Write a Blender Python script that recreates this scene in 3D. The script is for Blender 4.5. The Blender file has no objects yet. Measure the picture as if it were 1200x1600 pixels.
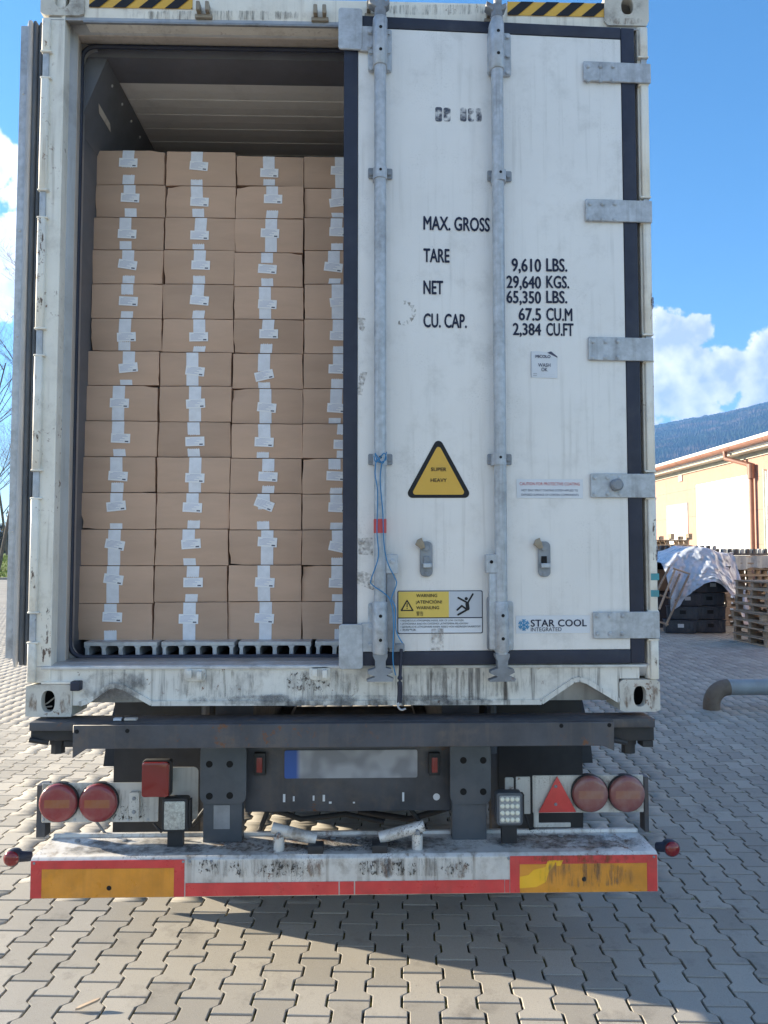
import bpy, bmesh, math, random
import numpy as np
from mathutils import Vector, Matrix, noise as mnoise
random.seed(11)
R = math.radians
S = bpy.context.scene
COL = S.collection

# ------------------------------------------------------------------ camera
CAM = Vector((0.067, -3.005, 1.70))
YAW, PITCH, FPX = R(1.5), R(2.97), 1202.0          # focal length in pixels of the 1200x1600 photograph
cd = bpy.data.cameras.new('camera'); cam = bpy.data.objects.new('camera', cd); COL.objects.link(cam)
cam.location = CAM; cam.rotation_euler = (R(90) + PITCH, 0, -YAW)
cd.sensor_fit = 'VERTICAL'; cd.sensor_height = 36; cd.lens = 36 * FPX / 1600
cd.clip_start = 0.05; cd.clip_end = 20000
S.camera = cam
S.render.resolution_x, S.render.resolution_y = 768, 1024
S.view_settings.view_transform = 'Standard'; S.view_settings.look = 'None'
S.view_settings.exposure = 2.12; S.view_settings.gamma = 1

# ------------------------------------------------------------------ sun and sky
SUN = Vector((-3.0, 1.165, 1.0)).normalized()        # towards the sun: left of and beyond the trailer
sl = bpy.data.lights.new('sun', 'SUN'); sl.energy = 5.0; sl.angle = R(0.5); sl.color = (1.0, 0.87, 0.66)
so = bpy.data.objects.new('sun', sl); COL.objects.link(so)
so.rotation_euler = SUN.to_track_quat('Z', 'Y').to_euler(); so.location = (-20, 10, 20)

world = bpy.data.worlds.new('World'); S.world = world; world.use_nodes = True
def dir_px(px, py):
    d = Vector(((px - 600) / FPX, (800 - py) / FPX, -1))
    d.rotate(cam.rotation_euler); return d
def make_world():
    nt = world.node_tree; N, L = nt.nodes, nt.links; N.clear()
    out = N.new('ShaderNodeOutputWorld'); bg = N.new('ShaderNodeBackground')
    sky = N.new('ShaderNodeTexSky'); sky.sky_type = 'NISHITA'; sky.sun_disc = False
    sky.sun_elevation = math.asin(SUN.z); sky.sun_rotation = math.atan2(SUN.x, SUN.y)
    sky.air_density = 1.0; sky.dust_density = 0.15; sky.ozone_density = 2.5; sky.altitude = 300
    bg.inputs['Strength'].default_value = 0.065
    tc = N.new('ShaderNodeTexCoord')
    def m(op, a, b=None, c=None, clamp=False):
        n = N.new('ShaderNodeMath'); n.operation = op; n.use_clamp = clamp
        for i, v in enumerate((a, b, c)):
            if v is None: continue
            if isinstance(v, (int, float)): n.inputs[i].default_value = v
            else: L.new(v, n.inputs[i])
        return n.outputs[0]
    def noise(vec, sc, det, rough=.55, off=None):
        n = N.new('ShaderNodeTexNoise'); n.inputs['Scale'].default_value = sc
        n.inputs['Detail'].default_value = det; n.inputs['Roughness'].default_value = rough
        if off is not None:
            a = N.new('ShaderNodeVectorMath'); a.operation = 'ADD'; L.new(vec, a.inputs[0]); a.inputs[1].default_value = off; vec = a.outputs[0]
        L.new(vec, n.inputs['Vector']); return n
    d = tc.outputs['Generated']
    sep = N.new('ShaderNodeSeparateXYZ'); L.new(d, sep.inputs[0])
    nz = noise(d, 17, 7, .58)
    f1 = m('SUBTRACT', nz.outputs['Fac'], .5)
    # cumulus banks: centre direction and angular radius
    blobs = []
    for px, py, r in ((1030, 545, .052), (1090, 515, .022), (1060, 600, .06), (1135, 590, .036), (1185, 595, .036), (1230, 610, .06),
                      (960, 560, .07), (-16, 268, .022), (-75, 262, .05), (4, 385, .036), (-75, 400, .07), (1330, 590, .07), (860, 600, .07),
                      (14, 445, .026)):
        blobs.append((dir_px(px, py).normalized(), r))
    for k in range(40):                                # extra, larger clouds added mostly out of view to whiten the ambient light
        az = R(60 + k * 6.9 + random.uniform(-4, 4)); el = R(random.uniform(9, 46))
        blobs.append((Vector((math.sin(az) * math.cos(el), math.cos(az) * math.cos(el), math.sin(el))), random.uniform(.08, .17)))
    v = None
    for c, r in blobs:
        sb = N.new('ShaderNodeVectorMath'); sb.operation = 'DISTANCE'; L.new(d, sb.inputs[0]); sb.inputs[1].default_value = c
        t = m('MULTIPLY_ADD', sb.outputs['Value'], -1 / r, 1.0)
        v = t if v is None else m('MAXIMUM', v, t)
    v = m('MULTIPLY_ADD', f1, 2.3, v)
    alpha = N.new('ShaderNodeMapRange'); alpha.interpolation_type = 'SMOOTHSTEP'; L.new(v, alpha.inputs[0])
    alpha.inputs[1].default_value = -.02; alpha.inputs[2].default_value = .16
    # light and shade inside the cloud: denser towards the sun = darker
    nz2 = noise(d, 17, 4, .5, off=tuple(SUN * .012))
    dl = m('SUBTRACT', nz.outputs['Fac'], nz2.outputs['Fac'])
    nz3 = noise(d, 7, 3, .5, off=(3.1, 1.2, .4))
    lit = m('ADD', m('MULTIPLY', dl, 4.0), m('MULTIPLY_ADD', nz3.outputs['Fac'], 3.2, -1.35))
    lit = m('ADD', lit, m('MULTIPLY_ADD', v, -.55, .45), clamp=True)
    cc = N.new('ShaderNodeMix'); cc.data_type = 'RGBA'; L.new(lit, cc.inputs['Factor'])
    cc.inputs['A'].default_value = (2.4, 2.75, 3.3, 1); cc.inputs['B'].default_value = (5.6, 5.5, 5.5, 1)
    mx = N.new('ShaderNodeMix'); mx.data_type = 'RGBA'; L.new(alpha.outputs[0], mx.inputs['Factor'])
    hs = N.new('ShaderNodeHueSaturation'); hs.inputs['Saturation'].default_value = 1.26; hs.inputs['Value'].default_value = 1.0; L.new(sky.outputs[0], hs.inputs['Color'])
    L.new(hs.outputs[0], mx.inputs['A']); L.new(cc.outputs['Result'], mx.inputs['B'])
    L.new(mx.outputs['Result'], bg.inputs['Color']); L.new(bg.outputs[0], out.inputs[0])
make_world()

# ------------------------------------------------------------------ helpers: photograph pixel -> place
def at(px, py, Y):
    d = dir_px(px, py); t = (Y - CAM.y) / d.y; return CAM + d * t
def gnd(px, py, z=0.0):
    d = dir_px(px, py); t = (z - CAM.z) / d.z; return CAM + d * t
# the closed door stands a little ajar: hinge line and tilt
HX, HY, DT = 1.172, -0.012, R(2.4)
DOORM = Matrix.Translation((HX, HY, 0)) @ Matrix.Rotation(DT, 4, 'Z'); DOORI = DOORM.inverted()
def dp(px, py, off=0.0):                              # pixel -> door-local (x, z) at a height `off` in front of the door skin
    o = DOORI @ CAM; d = DOORI.to_3x3() @ dir_px(px, py); t = (-off - o.y) / d.y; p = o + d * t
    return p.x, p.z

# ------------------------------------------------------------------ helpers: meshes
WM = {}
def reg(o, label=None, cat=None, group=None, kind=None):
    if label: o['label'] = label
    if cat: o['category'] = cat
    if group: o['group'] = group
    if kind: o['kind'] = kind
    return o
def thing(name, label, cat, loc=(0, 0, 0), rz=0, group=None):
    o = bpy.data.objects.new(name, None); o.empty_display_size = .1; COL.objects.link(o)
    o.location = loc; o.rotation_euler = (0, 0, rz)
    WM[o] = Matrix.Translation(loc) @ Matrix.Rotation(rz, 4, 'Z'); reg(o, label, cat, group); return o
class MB:
    def __init__(s): s.v = []; s.f = []; s.m = []
    def poly(s, pts, mi=0):
        b = len(s.v); s.v += [tuple(p) for p in pts]; s.f.append(tuple(range(b, b + len(pts)))); s.m.append(mi); return s
    def box(s, x0, x1, y0, y1, z0, z1, mi=0):
        x0, x1 = min(x0, x1), max(x0, x1); y0, y1 = min(y0, y1), max(y0, y1); z0, z1 = min(z0, z1), max(z0, z1)
        b = len(s.v); s.v += [(x, y, z) for z in (z0, z1) for y in (y0, y1) for x in (x0, x1)]
        for q in ((0, 2, 3, 1), (4, 5, 7, 6), (0, 1, 5, 4), (2, 6, 7, 3), (0, 4, 6, 2), (1, 3, 7, 5)):
            s.f.append(tuple(b + i for i in q)); s.m.append(mi)
        return s
    def prism(s, pts, lo, hi, axis='y', mi=0):         # pts 2D polygon, extruded along an axis
        def P(a, b, t): return {'y': (a, t, b), 'z': (a, b, t), 'x': (t, a, b)}[axis]
        n = len(pts); b = len(s.v)
        s.v += [P(a, c, lo) for a, c in pts] + [P(a, c, hi) for a, c in pts]
        s.f.append(tuple(range(b, b + n))); s.f.append(tuple(range(b + 2 * n - 1, b + n - 1, -1))); s.m += [mi, mi]
        for i in range(n):
            j = (i + 1) % n; s.f.append((b + i, b + n + i, b + n + j, b + j)); s.m.append(mi)
        return s
    def tube(s, path, r, n=10, mi=0, cap=True):
        path = [Vector(p) for p in path]; rs = r if isinstance(r, (list, tuple)) else [r] * len(path)
        b = len(s.v); k = len(path); up = None
        for i, p in enumerate(path):
            t = (path[min(i + 1, k - 1)] - path[max(i - 1, 0)]).normalized()
            if up is None: up = t.orthogonal().normalized()
            up = (up - t * up.dot(t)); up = up.normalized() if up.length > 1e-6 else t.orthogonal().normalized()
            w = t.cross(up)
            for q in range(n):
                a = 2 * math.pi * q / n; s.v.append(tuple(p + (up * math.cos(a) + w * math.sin(a)) * rs[i]))
        for i in range(k - 1):
            for q in range(n):
                q2 = (q + 1) % n; s.f.append((b + i * n + q, b + i * n + q2, b + (i + 1) * n + q2, b + (i + 1) * n + q)); s.m.append(mi)
        if cap:
            s.f.append(tuple(b + q for q in reversed(range(n)))); s.f.append(tuple(b + (k - 1) * n + q for q in range(n))); s.m += [mi, mi]
        return s
    def lathe(s, c, axis, prof, n=28, mi=0):           # prof: (distance along axis, radius)
        c = Vector(c); ax = Vector(axis).normalized()
        return s.tube([c + ax * t for t, _ in prof], [max(r, 1e-4) for _, r in prof], n, mi)
    def build(s, name, mats, parent=None, loc=None, local=False, smooth=None, bevel=0, seg=2):
        me = bpy.data.meshes.new(name); v = s.v
        if loc is not None: v = [(a - loc[0], b - loc[1], c - loc[2]) for a, b, c in v]
        me.from_pydata(v, [], s.f)
        for mt in (mats if isinstance(mats, (list, tuple)) else [mats]): me.materials.append(mt)
        me.polygons.foreach_set('material_index', s.m)
        bm = bmesh.new(); bm.from_mesh(me)
        if bevel:
            bmesh.ops.remove_doubles(bm, verts=bm.verts, dist=1e-5)
            ed = [e for e in bm.edges if len(e.link_faces) == 2 and e.calc_face_angle(0) > R(28)]
            bmesh.ops.bevel(bm, geom=ed, offset=bevel, segments=seg, profile=.6, affect='EDGES', clamp_overlap=True)
        bmesh.ops.recalc_face_normals(bm, faces=bm.faces)
        bm.to_mesh(me); bm.free()
        if smooth or bevel:
            me.polygons.foreach_set('use_smooth', [True] * len(me.polygons)); me.set_sharp_from_angle(angle=R(smooth or 40))
        return link(name, me, parent, loc, local)
def link(name, me, parent=None, loc=None, local=False):
    o = bpy.data.objects.new(name, me); COL.objects.link(o)
    if loc is not None: o.location = loc
    W = Matrix.Translation(loc) if loc is not None else Matrix.Identity(4)
    if parent is not None:
        o.parent = parent
        if not local: o.matrix_parent_inverse = WM[parent].inverted()
        else: W = WM[parent] @ W
    WM[o] = W
    return o
def rrect(x0, x1, z0, z1, r, n=5):
    x0, x1 = min(x0, x1), max(x0, x1); z0, z1 = min(z0, z1), max(z0, z1)
    out = []
    for cx, cz, a0 in ((x1 - r, z1 - r, 0), (x0 + r, z1 - r, 90), (x0 + r, z0 + r, 180), (x1 - r, z0 + r, 270)):
        for i in range(n + 1):
            a = R(a0 + 90 * i / n); out.append((cx + r * math.cos(a), cz + r * math.sin(a)))
    return out
def clip(poly, x0, x1, z0, z1):
    for ax, val, sg in ((0, x0, 1), (0, x1, -1), (1, z0, 1), (1, z1, -1)):
        o = []
        for i in range(len(poly)):
            a, b = poly[i - 1], poly[i]; da, db = sg * (a[ax] - val), sg * (b[ax] - val)
            if (da >= 0) != (db >= 0):
                t = da / (da - db); o.append((a[0] + (b[0] - a[0]) * t, a[1] + (b[1] - a[1]) * t))
            if db >= 0: o.append(b)
        poly = o
        if not poly: break
    return poly

# ------------------------------------------------------------------ helpers: materials
def nodes(name):
    mt = bpy.data.materials.new(name); mt.use_nodes = True; nt = mt.node_tree
    return mt, nt.nodes, nt.links, nt.nodes['Principled BSDF']
def paint(name, col, rough=.5, metal=0.0, var=.12, dirt=0.0, dirtcol=(.12, .1, .08), streak=0.0, rust=0.0, rustcol=(.16, .07, .035),
          scale=4.0, bump=0.0, bscale=120, rnd=0.0, spec=.5, coat=0.0, flecks=0.0, aniso=(1, 1, 1)):
    mt, N, L, B = nodes(name)
    tc = N.new('ShaderNodeTexCoord'); src = tc.outputs['Object']
    if aniso != (1, 1, 1):
        mp = N.new('ShaderNodeMapping'); mp.inputs['Scale'].default_value = aniso; L.new(src, mp.inputs[0]); src2 = mp.outputs[0]
    else: src2 = src
    def noise(sc, det, vec=None, rough_=.6):
        n = N.new('ShaderNodeTexNoise'); n.inputs['Scale'].default_value = sc; n.inputs['Detail'].default_value = det
        n.inputs['Roughness'].default_value = rough_; L.new(vec or src, n.inputs['Vector']); return n.outputs['Fac']
    def ramp(f, a, b, va=0.0, vb=1.0):
        n = N.new('ShaderNodeMapRange'); n.interpolation_type = 'SMOOTHSTEP'; L.new(f, n.inputs[0])
        for i, q in enumerate((a, b, va, vb)): n.inputs[i + 1].default_value = q
        return n.outputs[0]
    def mul(a, b):
        n = N.new('ShaderNodeMath'); n.operation = 'MULTIPLY'
        for i, q in enumerate((a, b)):
            if isinstance(q, (int, float)): n.inputs[i].default_value = q
            else: L.new(q, n.inputs[i])
        return n.outputs[0]
    def mix(f, a, b, mode='MIX'):
        n = N.new('ShaderNodeMix'); n.data_type = 'RGBA'; n.blend_type = mode
        if isinstance(f, (int, float)): n.inputs['Factor'].default_value = f
        else: L.new(f, n.inputs['Factor'])
        for k, q in (('A', a), ('B', b)):
            if isinstance(q, tuple): n.inputs[k].default_value = (*q, 1)
            else: L.new(q, n.inputs[k])
        return n.outputs['Result']
    lo = tuple(c * (1 - var) for c in col); hi = tuple(min(1, c * (1 + var)) for c in col)
    c = mix(ramp(noise(scale, 6, src2), .3, .7), lo, hi)
    if rnd:
        oi = N.new('ShaderNodeObjectInfo')
        hs = N.new('ShaderNodeHueSaturation'); L.new(c, hs.inputs['Color'])
        L.new(ramp(oi.outputs['Random'], 0, 1, 1 - rnd, 1 + rnd), hs.inputs['Value']); c = hs.outputs[0]
    rf = None
    if streak:
        mp = N.new('ShaderNodeMapping'); mp.inputs['Scale'].default_value = (38, 38, 1.6); L.new(src, mp.inputs[0])
        st = mul(ramp(noise(1, 5, mp.outputs[0]), .5, .70), ramp(noise(2.2, 3), .36, .62)); c = mix(mul(st, streak), c, dirtcol)
    if dirt:
        d1 = mul(ramp(noise(7, 8, None, .7), .48, .72), ramp(noise(1.7, 2), .3, .6)); d1 = mul(d1, dirt); c = mix(d1, c, dirtcol); rf = d1
    if rust:
        r1 = mul(ramp(noise(26, 9, None, .75), .60 - .06 * rust, .66 - .06 * rust), ramp(noise(3.1, 3), .47, .6)); c = mix(r1, c, rustcol); rf = r1
    if flecks:
        f1 = mul(ramp(noise(140, 5, None, .7), .56, .60), ramp(noise(4.2, 4), .53, .64)); c = mix(mul(f1, flecks), c, (.03, .03, .03))
    L.new(c, B.inputs['Base Color'])
    rr = ramp(noise(scale * 3, 4), .2, .8, max(0, rough - .08), min(1, rough + .1))
    L.new(rr, B.inputs['Roughness']); B.inputs['Metallic'].default_value = metal
    B.inputs['Specular IOR Level'].default_value = spec; B.inputs['Coat Weight'].default_value = coat
    if bump:
        bp = N.new('ShaderNodeBump'); bp.inputs['Strength'].default_value = bump; bp.inputs['Distance'].default_value = .004
        L.new(noise(bscale, 4), bp.inputs['Height']); L.new(bp.outputs[0], B.inputs['Normal'])
    return mt
M = {}
M['door'] = paint('door white', (.78, .77, .76), .42, var=.03, dirt=.32, dirtcol=(.36, .35, .33), streak=.26, scale=2.5, bump=.05, bscale=9, flecks=.15)
M['frame'] = paint('frame cream', (.78, .75, .68), .5, var=.06, dirt=.4, dirtcol=(.25, .21, .17), streak=.5, rust=.25)
M['sill'] = paint('sill white', (.72, .71, .67), .5, var=.07, dirt=.5, dirtcol=(.09, .085, .085), streak=1.0, rust=.3)
M['casting'] = paint('casting', (.58, .56, .51), .6, var=.1, dirt=.8, dirtcol=(.12, .1, .085), rust=1.0, scale=9)
M['galv'] = paint('galvanised steel', (.44, .47, .51), .46, .3, var=.14, dirt=.5, dirtcol=(.13, .12, .12), streak=.35, scale=34, bump=.06, bscale=60)
M['galvd'] = paint('worn steel', (.26, .28, .31), .55, .3, var=.15, dirt=.5, dirtcol=(.09, .08, .075), scale=12, rust=.25)
M['rubber'] = paint('gasket rubber', (.017, .022, .044), .55, var=.15, dirt=.25, dirtcol=(.08, .08, .09), scale=6)
M['lining'] = paint('aluminium lining', (.42, .42, .43), .42, .5, var=.07, dirt=.3, dirtcol=(.12, .12, .12), streak=.3)
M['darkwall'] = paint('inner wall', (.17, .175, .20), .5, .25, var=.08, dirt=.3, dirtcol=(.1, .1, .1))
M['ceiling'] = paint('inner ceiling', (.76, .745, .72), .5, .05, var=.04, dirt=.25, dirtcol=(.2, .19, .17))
M['alu'] = paint('floor aluminium', (.56, .57, .59), .42, .4, var=.12, dirt=.6, dirtcol=(.14, .14, .15), scale=20)
M['jamb'] = paint('jamb grey', (.42, .42, .43), .5, .2, var=.06, dirt=.3, streak=.3)
M['beige'] = paint('jamb beige', (.58, .52, .46), .55, var=.05, dirt=.3, streak=.3)
M['navy'] = paint('navy print', (.013, .019, .050), .5, var=.1, spec=.3)
M['black'] = paint('black print', (.014, .014, .017), .5, var=.1, spec=.3)
M['yellow'] = paint('yellow vinyl', (.68, .40, .055), .45, var=.05, dirt=.25, dirtcol=(.3, .2, .08))
M['lemon'] = paint('pale yellow vinyl', (.70, .50, .10), .45, var=.05)
M['vinyl'] = paint('white vinyl', (.66, .69, .74), .4, var=.03)
M['vinyl2'] = paint('grey vinyl', (.50, .53, .58), .45, var=.05)
M['red'] = paint('red print', (.50, .06, .07), .5)
M['blue'] = paint('blue print', (.04, .25, .48), .45)
M['teal'] = paint('teal sticker', (.06, .30, .36), .45, dirt=.4)
M['brass'] = paint('tan latch', (.30, .25, .19), .5, .3, dirt=.4)
M['chassis'] = paint('chassis paint', (.066, .070, .084), .5, .1, var=.22, dirt=.8, dirtcol=(.15, .12, .10), rust=.4, streak=.3, scale=6)
M['chassis2'] = paint('bolt plate paint', (.075, .088, .108), .5, .1, var=.15, dirt=.4, dirtcol=(.11, .1, .09), scale=7)
M['hole'] = paint('hole dark', (.008, .008, .009), .9)
M['bumper'] = paint('bumper aluminium', (.62, .61, .59), .45, .2, var=.12, dirt=1.0, dirtcol=(.17, .13, .095), streak=.9, rust=.8, flecks=1.0)
M['panelwhite'] = paint('lamp panel', (.56, .56, .54), .5, .1, var=.1, dirt=1.0, dirtcol=(.15, .13, .11), streak=.5, rust=.5, flecks=.5)
M['redref'] = paint('red reflective', (.62, .05, .05), .32, var=.12, dirt=.5, dirtcol=(.2, .05, .05), coat=.3, scale=9)
M['orangeref'] = paint('orange reflective', (.66, .265, .025), .33, var=.14, dirt=.5, dirtcol=(.24, .12, .04), coat=.3, scale=8, streak=.3)
M['bright'] = paint('fresh orange reflective', (.88, .47, .02), .3, var=.08, coat=.3, dirt=.2, dirtcol=(.45, .22, .03))
M['flap'] = paint('mudflap rubber', (.022, .023, .027), .65, var=.2, dirt=.5, dirtcol=(.06, .055, .05))
M['tyre'] = paint('tyre', (.018, .018, .019), .8, var=.2, dirt=.5, dirtcol=(.06, .05, .045), bump=.3, bscale=60)
M['box'] = paint('cardboard', (.56, .38, .275), .85, var=.06, rnd=.10, scale=3, bump=.05, bscale=7, spec=.2, aniso=(1, 1, 4))
M['tape'] = paint('packing tape', (.80, .81, .86), .36, var=.06, spec=.5, scale=30, bump=.10, bscale=60)
M['paper'] = paint('paper', (.90, .90, .92), .7, var=.02)
M['ink'] = paint('faint ink', (.55, .58, .72), .7)
M['ink2'] = paint('dark ink', (.08, .085, .14), .7)
M['cord'] = paint('blue cord', (.03, .20, .42), .5)
M['redtape'] = paint('red tape', (.55, .07, .07), .4)
M['wood'] = paint('pallet wood', (.34, .26, .19), .8, var=.2, rnd=.25, scale=9, dirt=.5, dirtcol=(.12, .1, .085), aniso=(1, 1, 5))
M['plastic'] = paint('black plastic', (.03, .034, .045), .45, var=.15, dirt=.3, dirtcol=(.07, .07, .08))
M['plastic2'] = paint('dark crate plastic', (.03, .037, .055), .45, var=.15, dirt=.3)
M['greyp'] = paint('grey plastic', (.30, .32, .34), .5, dirt=.4)
M['pipe'] = paint('pipe grey', (.28, .31, .33), .5, .1, dirt=.5, rust=.4)
M['elbow'] = paint('pipe rust', (.17, .13, .10), .7, dirt=.6, rust=.6, scale=12)
M['wall'] = paint('wall peach', (.42, .236, .186), .75, var=.03, dirt=.15, dirtcol=(.5, .4, .3))
M['white'] = paint('white panel', (.80, .80, .79), .5, var=.02)
M['gutter'] = paint('gutter brown', (.25, .125, .09), .45, var=.1, dirt=.3)
M['soffit'] = paint('soffit', (.45, .45, .38), .6)
M['bark'] = paint('bark', (.13, .105, .085), .9, var=.2)
M['grass'] = paint('grass', (.20, .25, .045), .9, var=.35, scale=2)
M['bush'] = paint('bare wood', (.065, .065, .05), .95, var=.4, scale=.6)
def glossy(name, col, rough=.12, trans=0.0, **k):
    mt, N, L, B = nodes(name); B.inputs['Base Color'].default_value = (*col, 1); B.inputs['Roughness'].default_value = rough
    B.inputs['Transmission Weight'].default_value = trans
    for a, b in k.items(): B.inputs[a].default_value = b
    return mt
M['ball'] = glossy('red lens', (.20, .012, .014), .15, **{'Coat Weight': .5})
M['workglass'] = paint('work lamp glass', (.42, .44, .42), .22, .2, var=.25, scale=60, bump=.5, bscale=140)
M['led'] = glossy('led', (.75, .76, .66), .12, **{'Coat Weight': .6})
def lens_mat(name, red, amber, faded):
    mt, N, L, B = nodes(name)
    tc = N.new('ShaderNodeTexCoord'); sp = N.new('ShaderNodeSeparateXYZ'); L.new(tc.outputs['Object'], sp.inputs[0])
    def band(o, lim, soft):
        ab = N.new('ShaderNodeMath'); ab.operation = 'ABSOLUTE'; L.new(o, ab.inputs[0])
        mr = N.new('ShaderNodeMapRange'); mr.interpolation_type = 'SMOOTHSTEP'; L.new(ab.outputs[0], mr.inputs[0])
        mr.inputs[1].default_value = lim; mr.inputs[2].default_value = lim + soft; mr.inputs[3].default_value = 1; mr.inputs[4].default_value = 0
        return mr.outputs[0]
    mu = N.new('ShaderNodeMath'); mu.operation = 'MULTIPLY'; L.new(band(sp.outputs[0], .047, .006), mu.inputs[0]); L.new(band(sp.outputs[2], .014, .004), mu.inputs[1])
    nz = N.new('ShaderNodeTexNoise'); nz.inputs['Scale'].default_value = 24; nz.inputs['Detail'].default_value = 6; L.new(tc.outputs['Object'], nz.inputs['Vector'])
    mx = N.new('ShaderNodeMix'); mx.data_type = 'RGBA'; L.new(mu.outputs[0], mx.inputs['Factor']); mx.inputs['A'].default_value = (*red, 1); mx.inputs['B'].default_value = (*amber, 1)
    m2 = N.new('ShaderNodeMix'); m2.data_type = 'RGBA'
    mr = N.new('ShaderNodeMapRange'); L.new(nz.outputs['Fac'], mr.inputs[0]); mr.inputs[1].default_value = .4; mr.inputs[2].default_value = .75; mr.inputs[3].default_value = faded * .3; mr.inputs[4].default_value = faded
    L.new(mr.outputs[0], m2.inputs['Factor']); L.new(mx.outputs['Result'], m2.inputs['A']); m2.inputs['B'].default_value = (.32, .22, .20, 1)
    L.new(m2.outputs['Result'], B.inputs['Base Color']); B.inputs['Roughness'].default_value = .25
    wv = N.new('ShaderNodeTexVoronoi'); wv.inputs['Scale'].default_value = 160; L.new(tc.outputs['Object'], wv.inputs['Vector'])
    bp = N.new('ShaderNodeBump'); bp.inputs['Strength'].default_value = .25; bp.inputs['Distance'].default_value = .002; L.new(wv.outputs['Distance'], bp.inputs['Height']); L.new(bp.outputs[0], B.inputs['Normal'])
    B.inputs['Coat Weight'].default_value = .4
    return mt
def stain_mat(name, col, scale, stretch, lo, hi, amt):        # dirt, rust or painted-shade film with its own ragged shape, fading at its border
    mt, N, L, B = nodes(name); tr = N.new('ShaderNodeBsdfTransparent'); mx = N.new('ShaderNodeMixShader'); tc = N.new('ShaderNodeTexCoord')
    mp = N.new('ShaderNodeMapping'); mp.inputs['Scale'].default_value = stretch; L.new(tc.outputs['Object'], mp.inputs[0])
    nz = N.new('ShaderNodeTexNoise'); nz.inputs['Scale'].default_value = scale; nz.inputs['Detail'].default_value = 7; nz.inputs['Roughness'].default_value = .7; L.new(mp.outputs[0], nz.inputs[0])
    uv = N.new('ShaderNodeUVMap'); sp = N.new('ShaderNodeSeparateXYZ'); L.new(uv.outputs[0], sp.inputs[0])
    def m(op, a, b):
        n = N.new('ShaderNodeMath'); n.operation = op
        for i, q in enumerate((a, b)):
            if isinstance(q, (int, float)): n.inputs[i].default_value = q
            else: L.new(q, n.inputs[i])
        return n.outputs[0]
    def tent(o): return m('MULTIPLY', m('MULTIPLY', o, m('SUBTRACT', 1.0, o)), 4.0)
    fade = m('MINIMUM', m('MULTIPLY', m('MULTIPLY', tent(sp.outputs[0]), tent(sp.outputs[1])), 1.8), 1.0)
    val = m('ADD', nz.outputs['Fac'], m('MULTIPLY', m('SUBTRACT', fade, 1.0), .32))
    mr = N.new('ShaderNodeMapRange'); mr.interpolation_type = 'SMOOTHSTEP'; mr.inputs[1].default_value = lo; mr.inputs[2].default_value = hi; mr.inputs[4].default_value = amt; L.new(val, mr.inputs[0])
    B.inputs['Base Color'].default_value = (*col, 1); B.inputs['Roughness'].default_value = .8; L.new(mr.outputs[0], mx.inputs[0]); L.new(tr.outputs[0], mx.inputs[1]); L.new(B.outputs[0], mx.inputs[2]); L.new(mx.outputs[0], N['Material Output'].inputs[0]); return mt
M['specks'] = stain_mat('black specks', (.06, .052, .045), 105, (1, 1, .6), .54, .58, .9)
M['ruststain'] = stain_mat('rust stain', (.20, .095, .04), 30, (1.6, 1.6, .5), .43, .68, .6)
M['grime'] = stain_mat('road grime', (.13, .115, .10), 26, (2.6, 2.6, .30), .44, .72, .6)
M['film'] = stain_mat('dirt and shade film', (.11, .11, .115), 12, (1, 1, 1), .34, .66, .72)
M['chips'] = stain_mat('chipped rust', (.12, .065, .045), 42, (1.3, 1.3, .5), .545, .60, .75)
def stain(name, mat, q, parent, local=False):
    me = bpy.data.meshes.new(name); me.from_pydata([tuple(p) for p in q], [], [(0, 1, 2, 3)]); uv = me.uv_layers.new(name='UVMap')
    for i, c in enumerate(((0, 0), (1, 0), (1, 1), (0, 1))): uv.data[i].uv = c
    me.materials.append(M[mat]); return link(name, me, parent, None, local)
M['lens'] = lens_mat('tail lens', (.24, .013, .024), (.30, .085, .02), .3)
M['lensold'] = lens_mat('faded tail lens', (.20, .045, .05), (.27, .10, .06), .6)

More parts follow.
